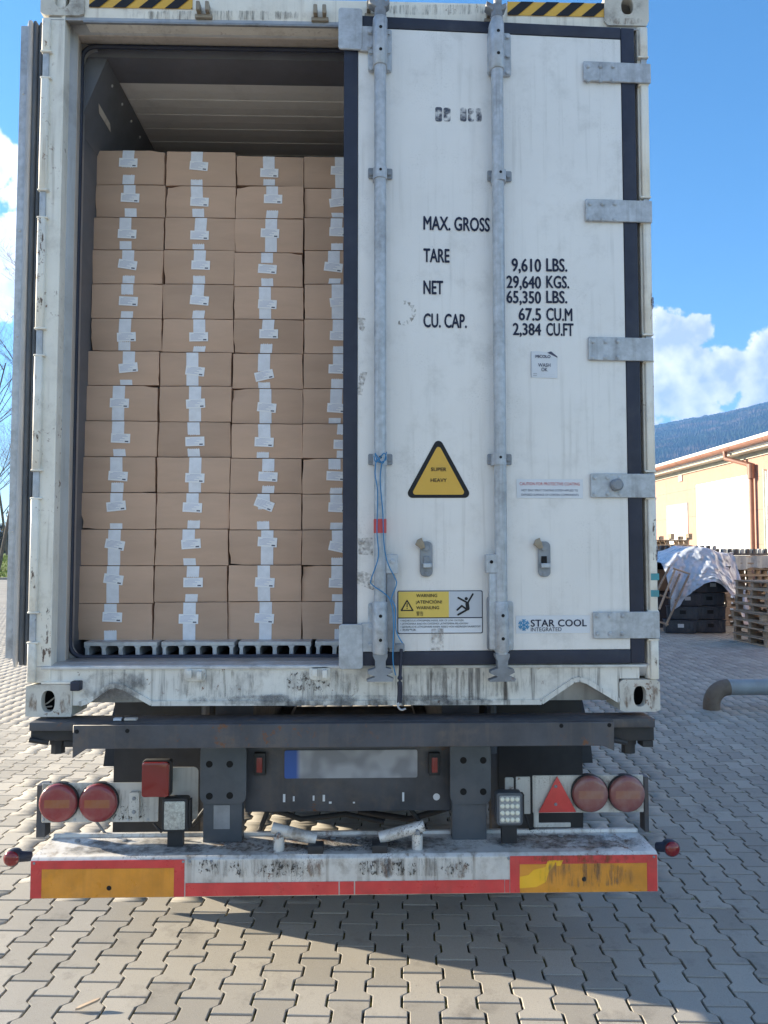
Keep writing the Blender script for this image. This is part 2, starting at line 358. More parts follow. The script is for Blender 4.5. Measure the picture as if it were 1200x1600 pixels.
# ================================================================== THE SETTING
def make_pave_mats():
    mt, N, L, B = nodes('paver concrete')
    tc = N.new('ShaderNodeTexCoord'); geo = N.new('ShaderNodeNewGeometry'); oi = N.new('ShaderNodeObjectInfo')
    def noise(sc, det, rough=.6):
        n = N.new('ShaderNodeTexNoise'); n.inputs['Scale'].default_value = sc; n.inputs['Detail'].default_value = det; n.inputs['Roughness'].default_value = rough
        L.new(geo.outputs['Position'], n.inputs['Vector']); return n.outputs['Fac']
    def rng(f, a, b, c, d):
        n = N.new('ShaderNodeMapRange'); L.new(f, n.inputs[0])
        for i, q in enumerate((a, b, c, d)): n.inputs[i + 1].default_value = q
        return n.outputs[0]
    def mth(op, a, b):
        n = N.new('ShaderNodeMath'); n.operation = op
        for i, q in enumerate((a, b)):
            if isinstance(q, (int, float)): n.inputs[i].default_value = q
            else: L.new(q, n.inputs[i])
        return n.outputs[0]
    def mix(f, a, b):
        n = N.new('ShaderNodeMix'); n.data_type = 'RGBA'
        if isinstance(f, (int, float)): n.inputs['Factor'].default_value = f
        else: L.new(f, n.inputs['Factor'])
        for k, q in (('A', a), ('B', b)):
            if isinstance(q, tuple): n.inputs[k].default_value = (*q, 1)
            else: L.new(q, n.inputs[k])
        return n.outputs['Result']
    rnd = mth('FRACT', mth('ADD', geo.outputs['Random Per Island'], oi.outputs['Random']), 0)
    c = mix(rng(noise(1.1, 4), .3, .7, 0, 1), (.345, .32, .28), (.41, .385, .34))
    hs = N.new('ShaderNodeHueSaturation'); L.new(c, hs.inputs['Color']); L.new(rng(rnd, 0, 1, .82, 1.13), hs.inputs['Value']); c = hs.outputs[0]
    c = mix(rng(noise(330, 2), .52, .72, 0, .55), c, (.15, .14, .13))           # sand grains
    c = mix(rng(noise(260, 1), .66, .74, 0, .6), c, (.55, .53, .50))
    c = mix(rng(noise(3.1, 6, .75), .55, .72, 0, .6), c, (.13, .12, .11)); c = mix(rng(noise(.55, 4, .6), .5, .68, 0, .25), c, (.19, .17, .15)); c = mix(rng(noise(30, 5, .8), .64, .72, 0, .6), c, (.11, .10, .09))      # oil and dirt stains
    L.new(c, B.inputs['Base Color']); B.inputs['Roughness'].default_value = .78; B.inputs['Specular IOR Level'].default_value = .35
    bp = N.new('ShaderNodeBump'); bp.inputs['Strength'].default_value = .3; bp.inputs['Distance'].default_value = .003
    L.new(noise(240, 4), bp.inputs['Height']); L.new(bp.outputs[0], B.inputs['Normal'])
    M['paver'] = mt
    mt, N, L, B = nodes('joint sand and moss')
    geo = N.new('ShaderNodeNewGeometry')
    c = mix(rng(noise(14, 6), .42, .58, 0, 1), (.032, .027, .018), (.15, .14, .032))
    c = mix(rng(noise(1.2, 3), .5, .68, 0, .8), c, (.05, .043, .036))
    L.new(c, B.inputs['Base Color']); B.inputs['Roughness'].default_value = .95
    bp = N.new('ShaderNodeBump'); bp.inputs['Strength'].default_value = .8; bp.inputs['Distance'].default_value = .01
    L.new(noise(90, 4), bp.inputs['Height']); L.new(bp.outputs[0], B.inputs['Normal'])
    M['joint'] = mt
    M['pavefar'] = paint('far paving', (.30, .28, .245), .85, var=.12, scale=.8, dirt=.3, bump=.4, bscale=18)
    M['soil'] = paint('soil and grass', (.12, .13, .06), .95, var=.3, scale=.3)
make_pave_mats()
# -- ground sheet to the horizon
g = MB(); g.poly([(-9000, -9000, -.06), (9000, -9000, -.06), (9000, 9000, -.06), (-9000, 9000, -.06)])
reg(g.build('ground', M['soil']), kind='structure')

# -- interlocking pavers
PP, PL = .142, .20
PA = math.atan((632 - 568.6) / FPX) - 0.0
PO = gnd(662.5, 1565)
pc, pr = Vector((math.sin(PA), math.cos(PA), 0)), Vector((math.cos(PA), -math.sin(PA), 0))
g2 = .0044
def outline(ins):
    wf, ww, h = PP / 2 + .0125 - ins, PP / 2 - .0125 - ins, PL / 2 - ins
    a, b = .039, .061
    return [(-wf, -h), (wf, -h), (wf, -b + ins * .4), (ww, -a + ins * .4), (ww, a - ins * .4), (wf, b - ins * .4), (wf, h), (-wf, h), (-wf, b - ins * .4), (-ww, a - ins * .4), (-ww, -a + ins * .4), (-wf, -b + ins * .4)]
def paver_mesh():
    m = MB(); o1 = outline(g2 + .0028); o2 = outline(g2 + .0009); o3 = outline(g2)
    def w(p, z): return tuple(pr * p[0] + pc * p[1] + Vector((0, 0, z)))
    m.poly([w(p, 0) for p in o1])
    for a, za, b, zb in ((o1, 0, o2, -.0016), (o2, -.0016, o3, -.006), (o3, -.006, o3, -.03)):
        for i in range(12):
            j = (i + 1) % 12; m.poly([w(a[j], za), w(a[i], za), w(b[i], zb), w(b[j], zb)])
    me = bpy.data.meshes.new('paver'); me.from_pydata(m.v, [], m.f); me.materials.append(M['paver'])
    bm = bmesh.new(); bm.from_mesh(me); bmesh.ops.remove_doubles(bm, verts=bm.verts, dist=1e-5); bmesh.ops.recalc_face_normals(bm, faces=bm.faces); bm.to_mesh(me); bm.free()
    return me
fw = Vector((math.sin(YAW) * math.cos(PITCH), math.cos(YAW) * math.cos(PITCH), math.sin(PITCH)))
rt = Vector((math.cos(YAW), -math.sin(YAW), 0)); upv = rt.cross(fw)
def px_of(p):
    d = Vector(p) - CAM; z = d.dot(fw)
    if z < .2: return None
    return 600 + FPX * d.dot(rt) / z, 800 - FPX * d.dot(upv) / z, z
spots, cells = [], set()
for k in range(-150, 90):
    for n in range(-12, 125):
        p = PO + pr * (k * PP) + pc * ((n + .5) * PL + (PL / 2 if k % 2 else 0)); x, y = p.x, p.y; d = y - CAM.y
        if y < -1.75 or d > 25: continue
        core = abs(x) < 2.6 and y < 7.5
        left = x <= -1.0 and x > -.475 * d - 1.3
        right = x >= 1.0 and x < .53 * d + 1.3 and d < 19
        if not (core or left or right): continue
        spots.append((x, y, k, n)); cells.add((int(math.floor(x / .5)), int(math.floor(y / .5))))
rank = []
for i, (x, y, k, n) in enumerate(spots):
    q = px_of((x, y, 0))
    if not q or not (-20 < q[0] < 1220 and q[1] < 1625): continue
    vis = q[1] > 1398 or q[0] < 40 or q[0] > 1036 or (q[0] < 165 and 1175 < q[1] < 1215) 
    if vis: rank.append((-q[1], i))
rank.sort(); single = set(i for _, i in rank[:300])
pv = MB()                                             # bedding under the pavers, plain far paving beyond them
CS = .5
for (a, b) in cells: pv.poly([(a * CS, b * CS, -.0115), ((a + 1) * CS, b * CS, -.0115), ((a + 1) * CS, (b + 1) * CS, -.0115), (a * CS, (b + 1) * CS, -.0115)], 0)
for a in range(-90, 46):
    for b in range(-40, 98):
        if (a, b) not in cells: pv.poly([(a * CS, b * CS, -.006), ((a + 1) * CS, b * CS, -.006), ((a + 1) * CS, (b + 1) * CS, -.006), (a * CS, (b + 1) * CS, -.006)], 1)
pavement = reg(pv.build('pavement', [M['joint'], M['pavefar']]), kind='structure')
pm = paver_mesh(); rp = random.Random(5)
for i in sorted(single):
    x, y, k, n = spots[i]; o = link('paver', pm, pavement)
    o.location = (x, y, rp.uniform(-.0012, .0006)); o.rotation_euler = (rp.gauss(0, .0022), rp.gauss(0, .0022), rp.gauss(0, .005))
V0 = np.array([v.co[:] for v in pm.vertices], dtype=np.float32); F0 = [tuple(p.vertices) for p in pm.polygons]
rest = [s for i, s in enumerate(spots) if i not in single]
nv = len(V0); allv = np.zeros((len(rest) * nv, 3), np.float32); lens, idx = [], []
f_len = [len(f) for f in F0]; f_idx = np.concatenate([np.array(f) for f in F0])
for j, (x, y, k, n) in enumerate(rest):
    w = V0.copy(); tx, ty = rp.gauss(0, .002), rp.gauss(0, .002)
    w[:, 2] += w[:, 0] * tx + w[:, 1] * ty + rp.uniform(-.0012, .0006); w[:, 0] += x; w[:, 1] += y
    allv[j * nv:(j + 1) * nv] = w; idx.append(f_idx + j * nv)
me = bpy.data.meshes.new('more_pavers'); li = np.concatenate(idx).astype(np.int32); ll = np.array(f_len * len(rest), np.int32)
me.vertices.add(len(allv)); me.vertices.foreach_set('co', allv.ravel()); me.loops.add(len(li)); me.loops.foreach_set('vertex_index', li)
me.polygons.add(len(ll)); me.polygons.foreach_set('loop_start', np.concatenate([[0], np.cumsum(ll)[:-1]]).astype(np.int32)); me.polygons.foreach_set('loop_total', ll)
me.materials.append(M['paver']); me.update(calc_edges=True); me.validate()
reg(link('more_pavers', me, pavement), kind='stuff')

# -- grass bank far left
gb = MB(); rg = random.Random(3)
rows = [(45.5, .02), (47, .10), (50, .55), (54, 1.0), (60, 1.35), (75, 1.6), (110, 1.9)]
xs = [-70 + i * 1.5 for i in range(48)]
for i in range(len(rows) - 1):
    for j in range(len(xs) - 1):
        q = []
        for (yy, zz), xx in ((rows[i], xs[j]), (rows[i], xs[j + 1]), (rows[i + 1], xs[j + 1]), (rows[i + 1], xs[j])):
            q.append((xx, yy, zz + .12 * mnoise.noise((xx * .3, yy * .3, 0)) * (i > 0)))
        gb.poly(q)
reg(gb.build('grass_bank', M['grass'], smooth=60), kind='structure')
gs = MB()
for k in range(9000):
    x = rg.uniform(-30, -14); y = rg.uniform(46.5, 60); z = float(np.interp(y, [r[0] for r in rows], [r[1] for r in rows]))
    h = rg.uniform(.1, .3); a = rg.uniform(0, 6.28); w = .03
    gs.poly([(x - w * math.cos(a), y - w * math.sin(a), z), (x + w * math.cos(a), y + w * math.sin(a), z), (x + rg.gauss(0, .08), y + rg.gauss(0, .08), z + h)])
reg(gs.build('grass', M['grass']), 'short green grass on the bank beside the open left door', 'grass', kind='stuff')
kb = MB(); kb.box(-46, -2, 45.0, 45.4, -.05, .13); reg(kb.build('kerb', M['pavefar'], bevel=.02), kind='structure')

# -- wooded hill on the horizon
def hill():
    azs = list(np.arange(-40, 17, .5)) + list(np.arange(17, 33, .06)) + list(np.arange(33, 75, .5)); rr = np.linspace(0, 1, 150)
    me = bpy.data.meshes.new('hill'); vs, fs = [], []; rh = random.Random(8)
    for a in azs:
        ridge = float(np.interp(a, [-40, -10, 10, 20.6, 24, 27.7, 40, 75], [60, 110, 310, 436, 462, 490, 520, 380]))
        for t in rr:
            r = 700 + 2300 * t; s = t * t * (3 - 2 * t)
            x, y = math.sin(R(a)) * r, math.cos(R(a)) * r
            z = ridge * s * (r / 3000) ** 0 * (1.0) + 16 * mnoise.noise((x * .004, y * .004, 0)) * min(1, t * 4)
            z = z * (1.15 if False else 1) + (rh.uniform(0, 3.5) + 5 * mnoise.noise((x * .03, y * .03, 5))) * min(1, t * 5)
            vs.append((x + CAM.x, y + CAM.y, z - 1))
    n = len(rr)
    for i in range(len(azs) - 1):
        for j in range(n - 1): fs.append((i * n + j, (i + 1) * n + j, (i + 1) * n + j + 1, i * n + j + 1))
    me.from_pydata(vs, [], fs)
    mt, N, L, B = nodes('hill forest'); geo = N.new('ShaderNodeNewGeometry')
    def nz(sc, det):
        q = N.new('ShaderNodeTexNoise'); q.inputs['Scale'].default_value = sc; q.inputs['Detail'].default_value = det; q.inputs['Roughness'].default_value = .65
        L.new(geo.outputs['Position'], q.inputs['Vector']); return q.outputs['Fac']
    def mix(f, lo, hi, a, b):
        mr = N.new('ShaderNodeMapRange'); L.new(f, mr.inputs[0]); mr.inputs[1].default_value = lo; mr.inputs[2].default_value = hi
        q = N.new('ShaderNodeMix'); q.data_type = 'RGBA'; L.new(mr.outputs[0], q.inputs['Factor'])
        for k, v in (('A', a), ('B', b)):
            if isinstance(v, tuple): q.inputs[k].default_value = (*v, 1)
            else: L.new(v, q.inputs[k])
        return q.outputs['Result']
    c = mix(nz(.012, 5), .45, .62, (.016, .030, .024), (.075, .06, .052)); c = mix(nz(.005, 4), .5, .62, c, (.026, .042, .03))
    L.new(c, B.inputs['Base Color']); B.inputs['Roughness'].default_value = 1; B.inputs['Specular IOR Level'].default_value = 0
    me.materials.append(mt); return reg(link('hill', me), kind='structure')
hill()

# -- bare trees and scrub beyond the bank
def bare_tree(name, label, base, H, seed):
    rt_ = random.Random(seed); t = thing(name, label, 'tree', base, group='bare trees on the bank'); tr, cr = MB(), MB()
    def grow(p, d, ln, r, depth):
        pts, rad = [p], [r]; q = p.copy(); dd = d.copy()
        for s in range(4):
            dd = (dd + Vector((rt_.gauss(0, .09), rt_.gauss(0, .09), .05))).normalized(); q = q + dd * ln / 4; pts.append(q.copy()); rad.append(r * (1 - .6 * (s + 1) / 4))
        (tr if depth == 0 else cr).tube(pts, rad, 6 if depth < 2 else 3, cap=False)
        if depth >= 4: return
        n = (16, 6, 5, 4)[depth]
        for k in range(n):
            f = rt_.uniform(.22 if depth == 0 else .2, 1); i = min(3, int(f * 4)); pp = pts[i].lerp(pts[i + 1], f * 4 - i)
            a = rt_.uniform(0, 6.28); el = rt_.uniform(.35, .9)
            nd = (dd * el + Vector((math.cos(a), math.sin(a), .25)) * (1 - el * .5)).normalized()
            grow(pp, nd, ln * (rt_.uniform(.25, .4) if depth == 0 else rt_.uniform(.4, .62)) * (1.25 - f * .5), max(.005, r * .34), depth + 1)
    grow(Vector(base), Vector((0, 0, 1)), H, H * .0075, 0)
    tr.build('trunk', M['bark'], t, smooth=60); cr.build('crown', M['bark'], t)
b0 = gnd(5, 905); tdx = lambda px, d: CAM.x + (px - 568.6) / FPX * d
bare_tree('bare_tree', 'tall bare tree at the left edge of the photo beyond the grass', (tdx(6, 52), 49, .4), 17.5, 2)
bare_tree('bare_tree', 'slighter bare tree behind the tall one, mostly hidden by the open door', (tdx(20, 66), 63, 1.2), 16, 5)
bare_tree('bare_tree', 'bare tree just left of the tall one, its twigs at the photo edge', (tdx(-26, 58), 55, 1.0), 15.5, 9)
sc = MB(); rs = random.Random(4)
for k in range(16000):
    x = rs.uniform(-58, -16); y = rs.uniform(72, 84); top = 4.6 + 1.6 * mnoise.noise((x * .25, 0, 0)); z = 1.2 + abs(rs.gauss(0, .55)) * top * .55
    z = min(z, top + rs.uniform(0, 1.3)); a = rs.uniform(0, 6.28); s_ = rs.uniform(.15, .4)
    d = Vector((math.cos(a) * .5, math.sin(a) * .3, 1)).normalized() * s_ * 2; w = Vector((-math.sin(a), math.cos(a), 0)) * s_ * .35
    p = Vector((x, y, z)); sc.poly([p - w, p + w, p + d])
reg(sc.build('scrub', M['bush']), 'dark bare scrub behind the grass at the left edge', 'scrub', kind='stuff')

# -- warehouse on the right, its wall parallel to the trailer
WX = 10.8
def wy(px): return CAM.y + (WX - CAM.x) / (dir_px(px, 862).x / dir_px(px, 862).y)
def wz(px, py):
    d = dir_px(px, py); t = (WX - CAM.x) / d.x; return CAM.z + d.z * t
wh = thing('warehouse', 'low peach-walled warehouse with white doors and brown gutter behind the pallets', 'building', (WX, 24, 0))
def warehouse():
    ze = wz(1200, 700); y0, y1 = 8.0, 46.0
    m = MB(); m.box(WX + .05, WX + 14, y0, y1, 0, ze + .1); m.build('wall_core', M['wall'], wh)
    d0, d1 = wy(1178), wy(1088.5); dz = wz(1088.5, 757.5)
    e0, e1 = wy(1175), 9.0
    h0, h1 = wy(1076.5), wy(1043); hz = wz(1076, 785)
    openings = [(d0 + .02, d1 - .02, dz), (h0, h1, hz), (12.2, e0 - .75, dz)]
    yy = y0; edges = sorted(set([y0, y1] + [q for o in openings for q in o[:2]] + list(np.arange(y0 + 1.9, y1, 3.1))))
    zrow = [0, .95, 1.9, 2.85, 3.75, ze]
    for a, b in zip(edges[:-1], edges[1:]):
        if b - a < .03: continue
        for z0, z1 in zip(zrow[:-1], zrow[1:]):
            for (o0, o1, oz) in openings:
                if a >= o0 - .01 and b <= o1 + .01: z0 = max(z0, oz)
            if z1 - z0 > .02:
                p = MB(); p.box(WX, WX + .055, a + .002, b - .002, z0 + .002, z1 - .002); p.build('wall_panel', M['wall'], wh)
    for i, (o0, o1, oz) in enumerate(openings):
        if i == 1:
            f = MB()
            for a, b, c, d in ((o0, o1, oz - .06, oz), (o0, o0 + .06, 0, oz - .06), (o1 - .06, o1, 0, oz - .06)): f.box(WX - .02, WX + .05, a, b, c, d)
            f.build('door_frame', M['greyp'], wh); q = MB(); q.box(WX - .005, WX + .04, o0 + .06, o1 - .06, .02, oz - .06); dd = q.build('entrance_door', M['white'], wh)
            k = MB(); k.box(WX - .06, WX - .006, o0 + .12, o0 + .16, 1.75, 2.0); k.build('handle', M['greyp'], dd)
        else:
            q = MB(); q.box(WX + .01, WX + .05, o0, o1, 0.01, oz); dd = q.build('loading_door', M['white'], wh)
            for k in range(1, 6): s = MB(); s.box(WX + .006, WX + .0095, o0 + .02, o1 - .02, oz * k / 6 - .008, oz * k / 6 + .008); s.build('door_rib', M['white'], dd)
    m = MB(); m.box(WX - .42, WX - .40, y0, y1, ze + .02, ze + .30); m.build('fascia', M['white'], wh, bevel=.006)
    m = MB(); m.prism([(WX - .44, ze + .31), (WX + 7, ze + 1.2), (WX + 14.3, ze + .31), (WX + 14.3, ze + .24), (WX + 7, ze + 1.1), (WX - .44, ze + .25)], y0 - .3, y1 + .3, 'y'); m.build('roof', M['white'], wh)
    m = MB(); m.box(WX - .38, WX + .05, y0, y1, ze - .03, ze + .012); m.box(WX - .05, WX - .002, y0, y1, ze - .16, ze - .035); m.build('soffit', M['soffit'], wh)
    g_ = MB(); pts = [(WX - .52 + .085 * math.cos(R(a)), ze + .16 + .1 * math.sin(R(a))) for a in range(180, 361, 20)]
    g_.prism(pts, y0 - .1, y1 + .1, 'y'); g_.box(WX - .61, WX - .60, y0 - .1, y1 + .1, ze + .155, ze + .175); gt = g_.build('gutter', M['gutter'], wh, smooth=50)
    for k in range(20):
        b = MB(); yk = y0 + 1 + k * 1.8; b.prism([(WX - .52 + .092 * math.cos(R(a)), ze + .16 + .107 * math.sin(R(a))) for a in range(180, 361, 20)], yk, yk + .035, 'y'); b.build('gutter_bracket', M['gutter'], gt)
    yd = wy(1183); d = MB(); d.tube([(WX - .52, yd + .65, ze + .08), (WX - .52, yd + .62, ze - .12), (WX - .16, yd + .1, ze - .34), (WX - .12, yd, ze - .5), (WX - .12, yd, .1)], .065, 12); d.build('downpipe', M['gutter'], wh, smooth=60)
    d = MB(); d.tube([(WX - .13, yd - .02, ze - .35), (WX - .13, yd - .02, ze - .75)], .095, 12); d.build('rainwater_hopper', M['gutter'], wh, smooth=60)
    d = MB(); d.tube([(WX - .05, yd - .55, .05), (WX - .05, yd - .55, dz + .05)], .03, 8); d.build('conduit', M['soffit'], wh, smooth=60)
    v = MB(); c = wy(1066); v.box(WX - .03, WX - .001, c - .16, c + .16, wz(1066, 752), wz(1066, 740)); v.build('vent', M['greyp'], wh, bevel=.005)
warehouse()

# ================================================================== CONTAINER
ZB, ZT = 1.072, 3.968
CX = 1.219
ct = thing('refrigerated_container', 'white refrigerated shipping container with its left door open, standing on the trailer', 'container', (0, 6.1, ZB))
def zpx(py, Y=0.0, px=568): return at(px, py, Y).z
def xpx(px, Y=0.0, py=600): return at(px, py, Y).x
zhead = zpx(34, 0, 300); zsill = zpx(1040, 0, 400)
xl = xpx(89); xin = -1.148
# shell
m = MB()
for s in (-1, 1): m.box(s * 1.212, s * 1.165, .16, 12.19, ZB + .12, ZT - .02)
m.box(-1.16, 1.16, 12.1, 12.18, ZB + .05, ZT - .03); m.build('side_wall', M['door'], ct)
m = MB(); m.box(-1.21, 1.21, .12, 12.19, ZT - .06, ZT - .012); m.build('roof', M['door'], ct)
m = MB(); m.box(-1.2, 1.2, .12, 12.19, ZB + .03, ZB + .13); m.build('floor_base', M['lining'], ct)
for s in (-1, 1): m = MB(); m.box(s * 1.217, s * 1.15, .17, 12.0, ZB + .005, ZB + .115); m.build('bottom_rail', M['frame'], ct)
# inner lining and ceiling
zc = 3.80
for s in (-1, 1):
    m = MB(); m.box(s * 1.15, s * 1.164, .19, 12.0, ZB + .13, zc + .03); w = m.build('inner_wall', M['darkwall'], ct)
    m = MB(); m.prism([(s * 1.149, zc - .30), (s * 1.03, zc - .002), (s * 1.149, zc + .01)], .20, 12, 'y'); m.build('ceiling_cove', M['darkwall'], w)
    for k in range(9):
        y = .32 + k * .14; p = Vector((s * 1.047, y, zc - .045)); r_ = MB(); r_.lathe(p, (-s * .93, 0, -.37), [(-.002, .008), (.003, .006), (.005, .001)], 8); r_.build('rivet', M['alu'], w, smooth=60)
    if s < 0:
        for k in range(9):
            r_ = MB(); r_.lathe((-1.15, .235, 1.55 + k * .25), (1, 0, 0), [(-.002, .008), (.003, .006), (.005, .001)], 8); r_.build('rivet', M['alu'], w, smooth=60)
        nn = Vector((.298, 0, -.119)).normalized(); p0 = Vector((-1.149, 0, zc - .30)) + nn * .002; q_ = []
        for px, py in ((154, 161), (172, 193), (173, 207), (155, 177)):
            d_ = dir_px(px, py); q_.append(CAM + d_ * ((p0 - CAM).dot(nn) / d_.dot(nn)))
        m = MB(); m.poly(q_); m.build('wall_notice', M['beige'], w)
m = MB(); m.box(-1.14, 1.14, .19, .37, zc, zc + .08); m.build('ceiling_edge', M['darkwall'], ct)
for k in range(30):
    y0 = .372 + k * .062; m = MB(); m.box(-1.04, 1.04, y0, y0 + .0605, zc + .002 + .0022 * (k % 2), zc + .05); m.build('ceiling_panel', M['ceiling'], ct, bevel=.002, seg=1)
m = MB(); m.box(-1.13, 1.13, 2.27, 12, zc + .01, zc + .06); m.build('ceiling_panel', M['ceiling'], ct)
# corner castings
def casting(px0, px1, py0, py1, hole, top=False):
    a, b = at(px0, py0, 0), at(px1, py1, 0); x0, x1, z1, z0 = a.x, b.x, a.z, b.z
    hx, hz, rx, rz = hole; c = at(hx, hz, 0); n = 32
    ring, hol = [], []
    for i in range(n):
        t = 2 * math.pi * i / n; ca, sa = math.cos(t), math.sin(t)
        hol.append((c.x + rx * abs(ca) ** .8 * (1 if ca > 0 else -1), c.z + rz * abs(sa) ** .8 * (1 if sa > 0 else -1)))
        k = min(((x1 if ca > 0 else x0) - c.x) / ca if abs(ca) > 1e-6 else 9, ((z1 if sa > 0 else z0) - c.z) / sa if abs(sa) > 1e-6 else 9)
        ring.append((c.x + ca * k, c.z + sa * k))
    m = MB()
    for i in range(n):
        j = (i + 1) % n
        for A, ya, B_, yb in ((ring, 0, hol, 0), (hol, 0, hol, .035), (ring, .17, ring, 0)):
            m.poly([(A[i][0], ya, A[i][1]), (A[j][0], ya, A[j][1]), (B_[j][0], yb, B_[j][1]), (B_[i][0], yb, B_[i][1])])
    o = m.build('corner_casting', M['casting'], ct, bevel=0, smooth=40)
    q = MB(); q.box(x0 + .02, x1 - .02, .09, .12, z0 + .01, z1 - .01); q.build('casting_core', M['hole'], o)
    return o
casting(40.5, 112, 1070, 1120, (75, 1096, .026, .041)); casting(968, 1032, 1062, 1112, (1000, 1088, .025, .040))
casting(64, 131, -22, 24, (97, -2, .03, .036)); casting(944, 1014, -6, 40, (980, 10, .025, .034))
# wire scrap in the left casting
# posts with their raised hinge bars
m = MB(); m.box(-1.217, xl, .003, .16, at(60, 1068, 0).z, at(80, 26, 0).z); lp = m.build('corner_post', M['frame'], ct, bevel=.006)
m = MB(); m.box(1.217, at(1003, 600, 0).x + .004, .003, .16, at(1000, 1062, 0).z + .001, at(1000, 41, 0).z); rp_ = m.build('corner_post', M['frame'], ct, bevel=.006)
gaps = [(82, 123), (298, 341), (514, 556), (735, 779), (957, 1004)]
def bars(px_a, px_b, gl, post, y_top, y_bot, side):
    seq = [y_top] + [q for g_ in gl for q in g_] + [y_bot]
    for i in range(0, len(seq), 2):
        z1, z0 = zpx(seq[i], 0, px_a), zpx(seq[i + 1], 0, px_a); x0 = side * 1.2185; x1 = side * 1.185
        b = MB(); b.prism([(x0, .02), (x0, -.008), (x0 - side * .006, -.013), (x1 + side * .004, -.013), (x1, -.008), (x1, .02)], z0 + .001, z1 - .001, 'z'); b.build('hinge_bar', M['frame'], post, bevel=.002, seg=1)
        if i + 2 < len(seq):
            q = MB(); q.box(side * 1.214, side * 1.190, -.006, .015, zpx(seq[i + 2], 0, px_a) + .004, z0 - .004); q.build('hinge_leaf', M['galv'], post, bevel=.003)
            for zz in (z0, zpx(seq[i + 2], 0, px_a)):
                q = MB(); q.box(side * 1.2195, side * 1.176, -.014, .01, zz - .004, zz + .004); q.build('hinge_lug', M['frame'], post, bevel=.002, seg=1)
bars(50, 60, gaps, lp, 30, 1066, -1)
bars(1015, 1025, [(92, 135), (310, 350), (524, 566), (737, 779), (955, 999)], rp_, 45, 1061, 1)
# recessed jamb: left, top, bottom
def reveal(name, mat, a, b, kind):
    m = MB()
    (p0, y0), (p1, y1) = a, b
    if kind == 'l':
        x0, x1 = xpx(p0, y0), xpx(p1, y1); m.prism([(x0, y0), (x1, y1), (x1 - .05, y1 + .02), (x0 - .05, y0 + .02)], zsill - .05, zhead + .12, 'z')
    if kind == 't':
        z0, z1 = zpx(p0, y0, 300), zpx(p1, y1, 300); m.prism([(y0, z0), (y1, z1), (y1 + .02, z1 + .05), (y0 + .02, z0 + .05)], -1.2, 1.2, 'x')
    if kind == 'b':
        z0, z1 = zpx(p0, y0, 300), zpx(p1, y1, 300); m.prism([(y0, z0), (y1, z1), (y1 + .02, z1 - .05), (y0 + .02, z0 - .05)], -1.2, 1.2, 'x')
    return m.build(name, mat, ct, bevel=.002, seg=1)
reveal('jamb_return', M['frame'], (89, .001), (97, .055), 'l'); reveal('jamb_face', M['jamb'], (97, .055), (111, .085), 'l')
reveal('jamb_liner', M['beige'], (111, .085), (117, .155), 'l'); reveal('jamb_edge', M['lining'], (119, .16), (124, .225), 'l')
reveal('header_return', M['jamb'], (35, .001), (42, .055), 't'); reveal('header_face', M['lining'], (42, .055), (58, .085), 't')
reveal('header_liner', M['beige'], (58, .085), (72, .155), 't'); reveal('header_edge', M['lining'], (76, .16), (84, .225), 't')
reveal('threshold_edge', M['alu'], (1040, .001), (1034, .05), 'b'); reveal('threshold', M['lining'], (1034, .05), (1027, .155), 'b')
reveal('threshold_lip', M['lining'], (1026, .16), (1024, .225), 'b')
# black bead running round the opening (rounded corners)
xa, xb_, za, zb_ = xpx(118, .158), 1.12, zpx(1026, .158, 300), zpx(76, .158, 300)
def zhd(x): return 0
bead = rrect(xa, xb_, za, zb_, .055, 8)
m = MB(); path = [(x, .155, z) for x, z in bead]; path.append(path[0]); m.tube(path, .0095, 8, cap=False); m.build('opening_gasket', M['rubber'], ct, smooth=60)
for (cx_, cz_, q) in ((xa, zb_, 1), (xa, za, -1)):     # corner fillets behind the bead
    m = MB(); pts = [(cx_ - .02, cz_ + q * .02)]
    for i in range(9):
        a = R(90 + 90 * i / 8); pts.append((cx_ + .055 + .055 * math.cos(a), cz_ - q * .055 + q * .055 * math.sin(a)))
    m.prism(pts, .157, .19, 'y'); m.build('corner_fillet', M['lining'], ct)
# header beam
m = MB(); zh1 = at(700, 3, 0).z
m.prism([(-1.06, zhead + .001), (1.06, zhead + .001), (1.06, zh1), (-1.06, zh1 + .012)], .008, .10, 'y'); hd = m.build('header_beam', M['frame'], ct, bevel=.006)
m = MB(); m.box(-1.06, 1.06, .0, .012, zhead - .010, zhead - .0005); m.build('header_lip', M['galvd'], hd, bevel=.002)
for (p0, p1, yb_, yt_) in ((139, 301, 11, -14), (793, 945, 23.5, 5)):
    a, b = at(p0, yb_, .004), at(p1, yt_, .004); x0, x1, z0, z1 = a.x, b.x, a.z, b.z; dz_ = .0
    m = MB(); m.poly([(x0, .0055, z0), (x1, .0055, z0 - dz_), (x1, .0055, z1), (x0, .0055, z1)]); hz_ = m.build('hazard_sticker', M['yellow'], hd)
    w = .052; k = -3
    while x0 + k * 2 * w < x1 + .2:
        sx = x0 + k * 2 * w - .01; h = z1 - z0; pl = clip([(sx, z0), (sx + w, z0), (sx + w + h * 1.15, z1), (sx + h * 1.15, z1)], x0, x1, z0, z1)
        if len(pl) >= 3: q = MB(); q.poly([(x, .003, z) for x, z in pl]); q.build('hazard_stripe', M['black'], hd)
        k += 1
for px, py in ((318, 17), (500, 22), (583, 16), (770, 24)):                      # cam keepers
    c = at(px, py, -.004); m = MB(); m.box(c.x - .035, c.x + .035, -.006, .012, c.z - .028, c.z - .012); m.box(c.x - .026, c.x - .010, -.03, .01, c.z - .013, c.z + .024); m.box(c.x + .010, c.x + .026, -.03, .01, c.z - .013, c.z + .024)
    m.build('cam_keeper', M['brass'], hd, bevel=.004)
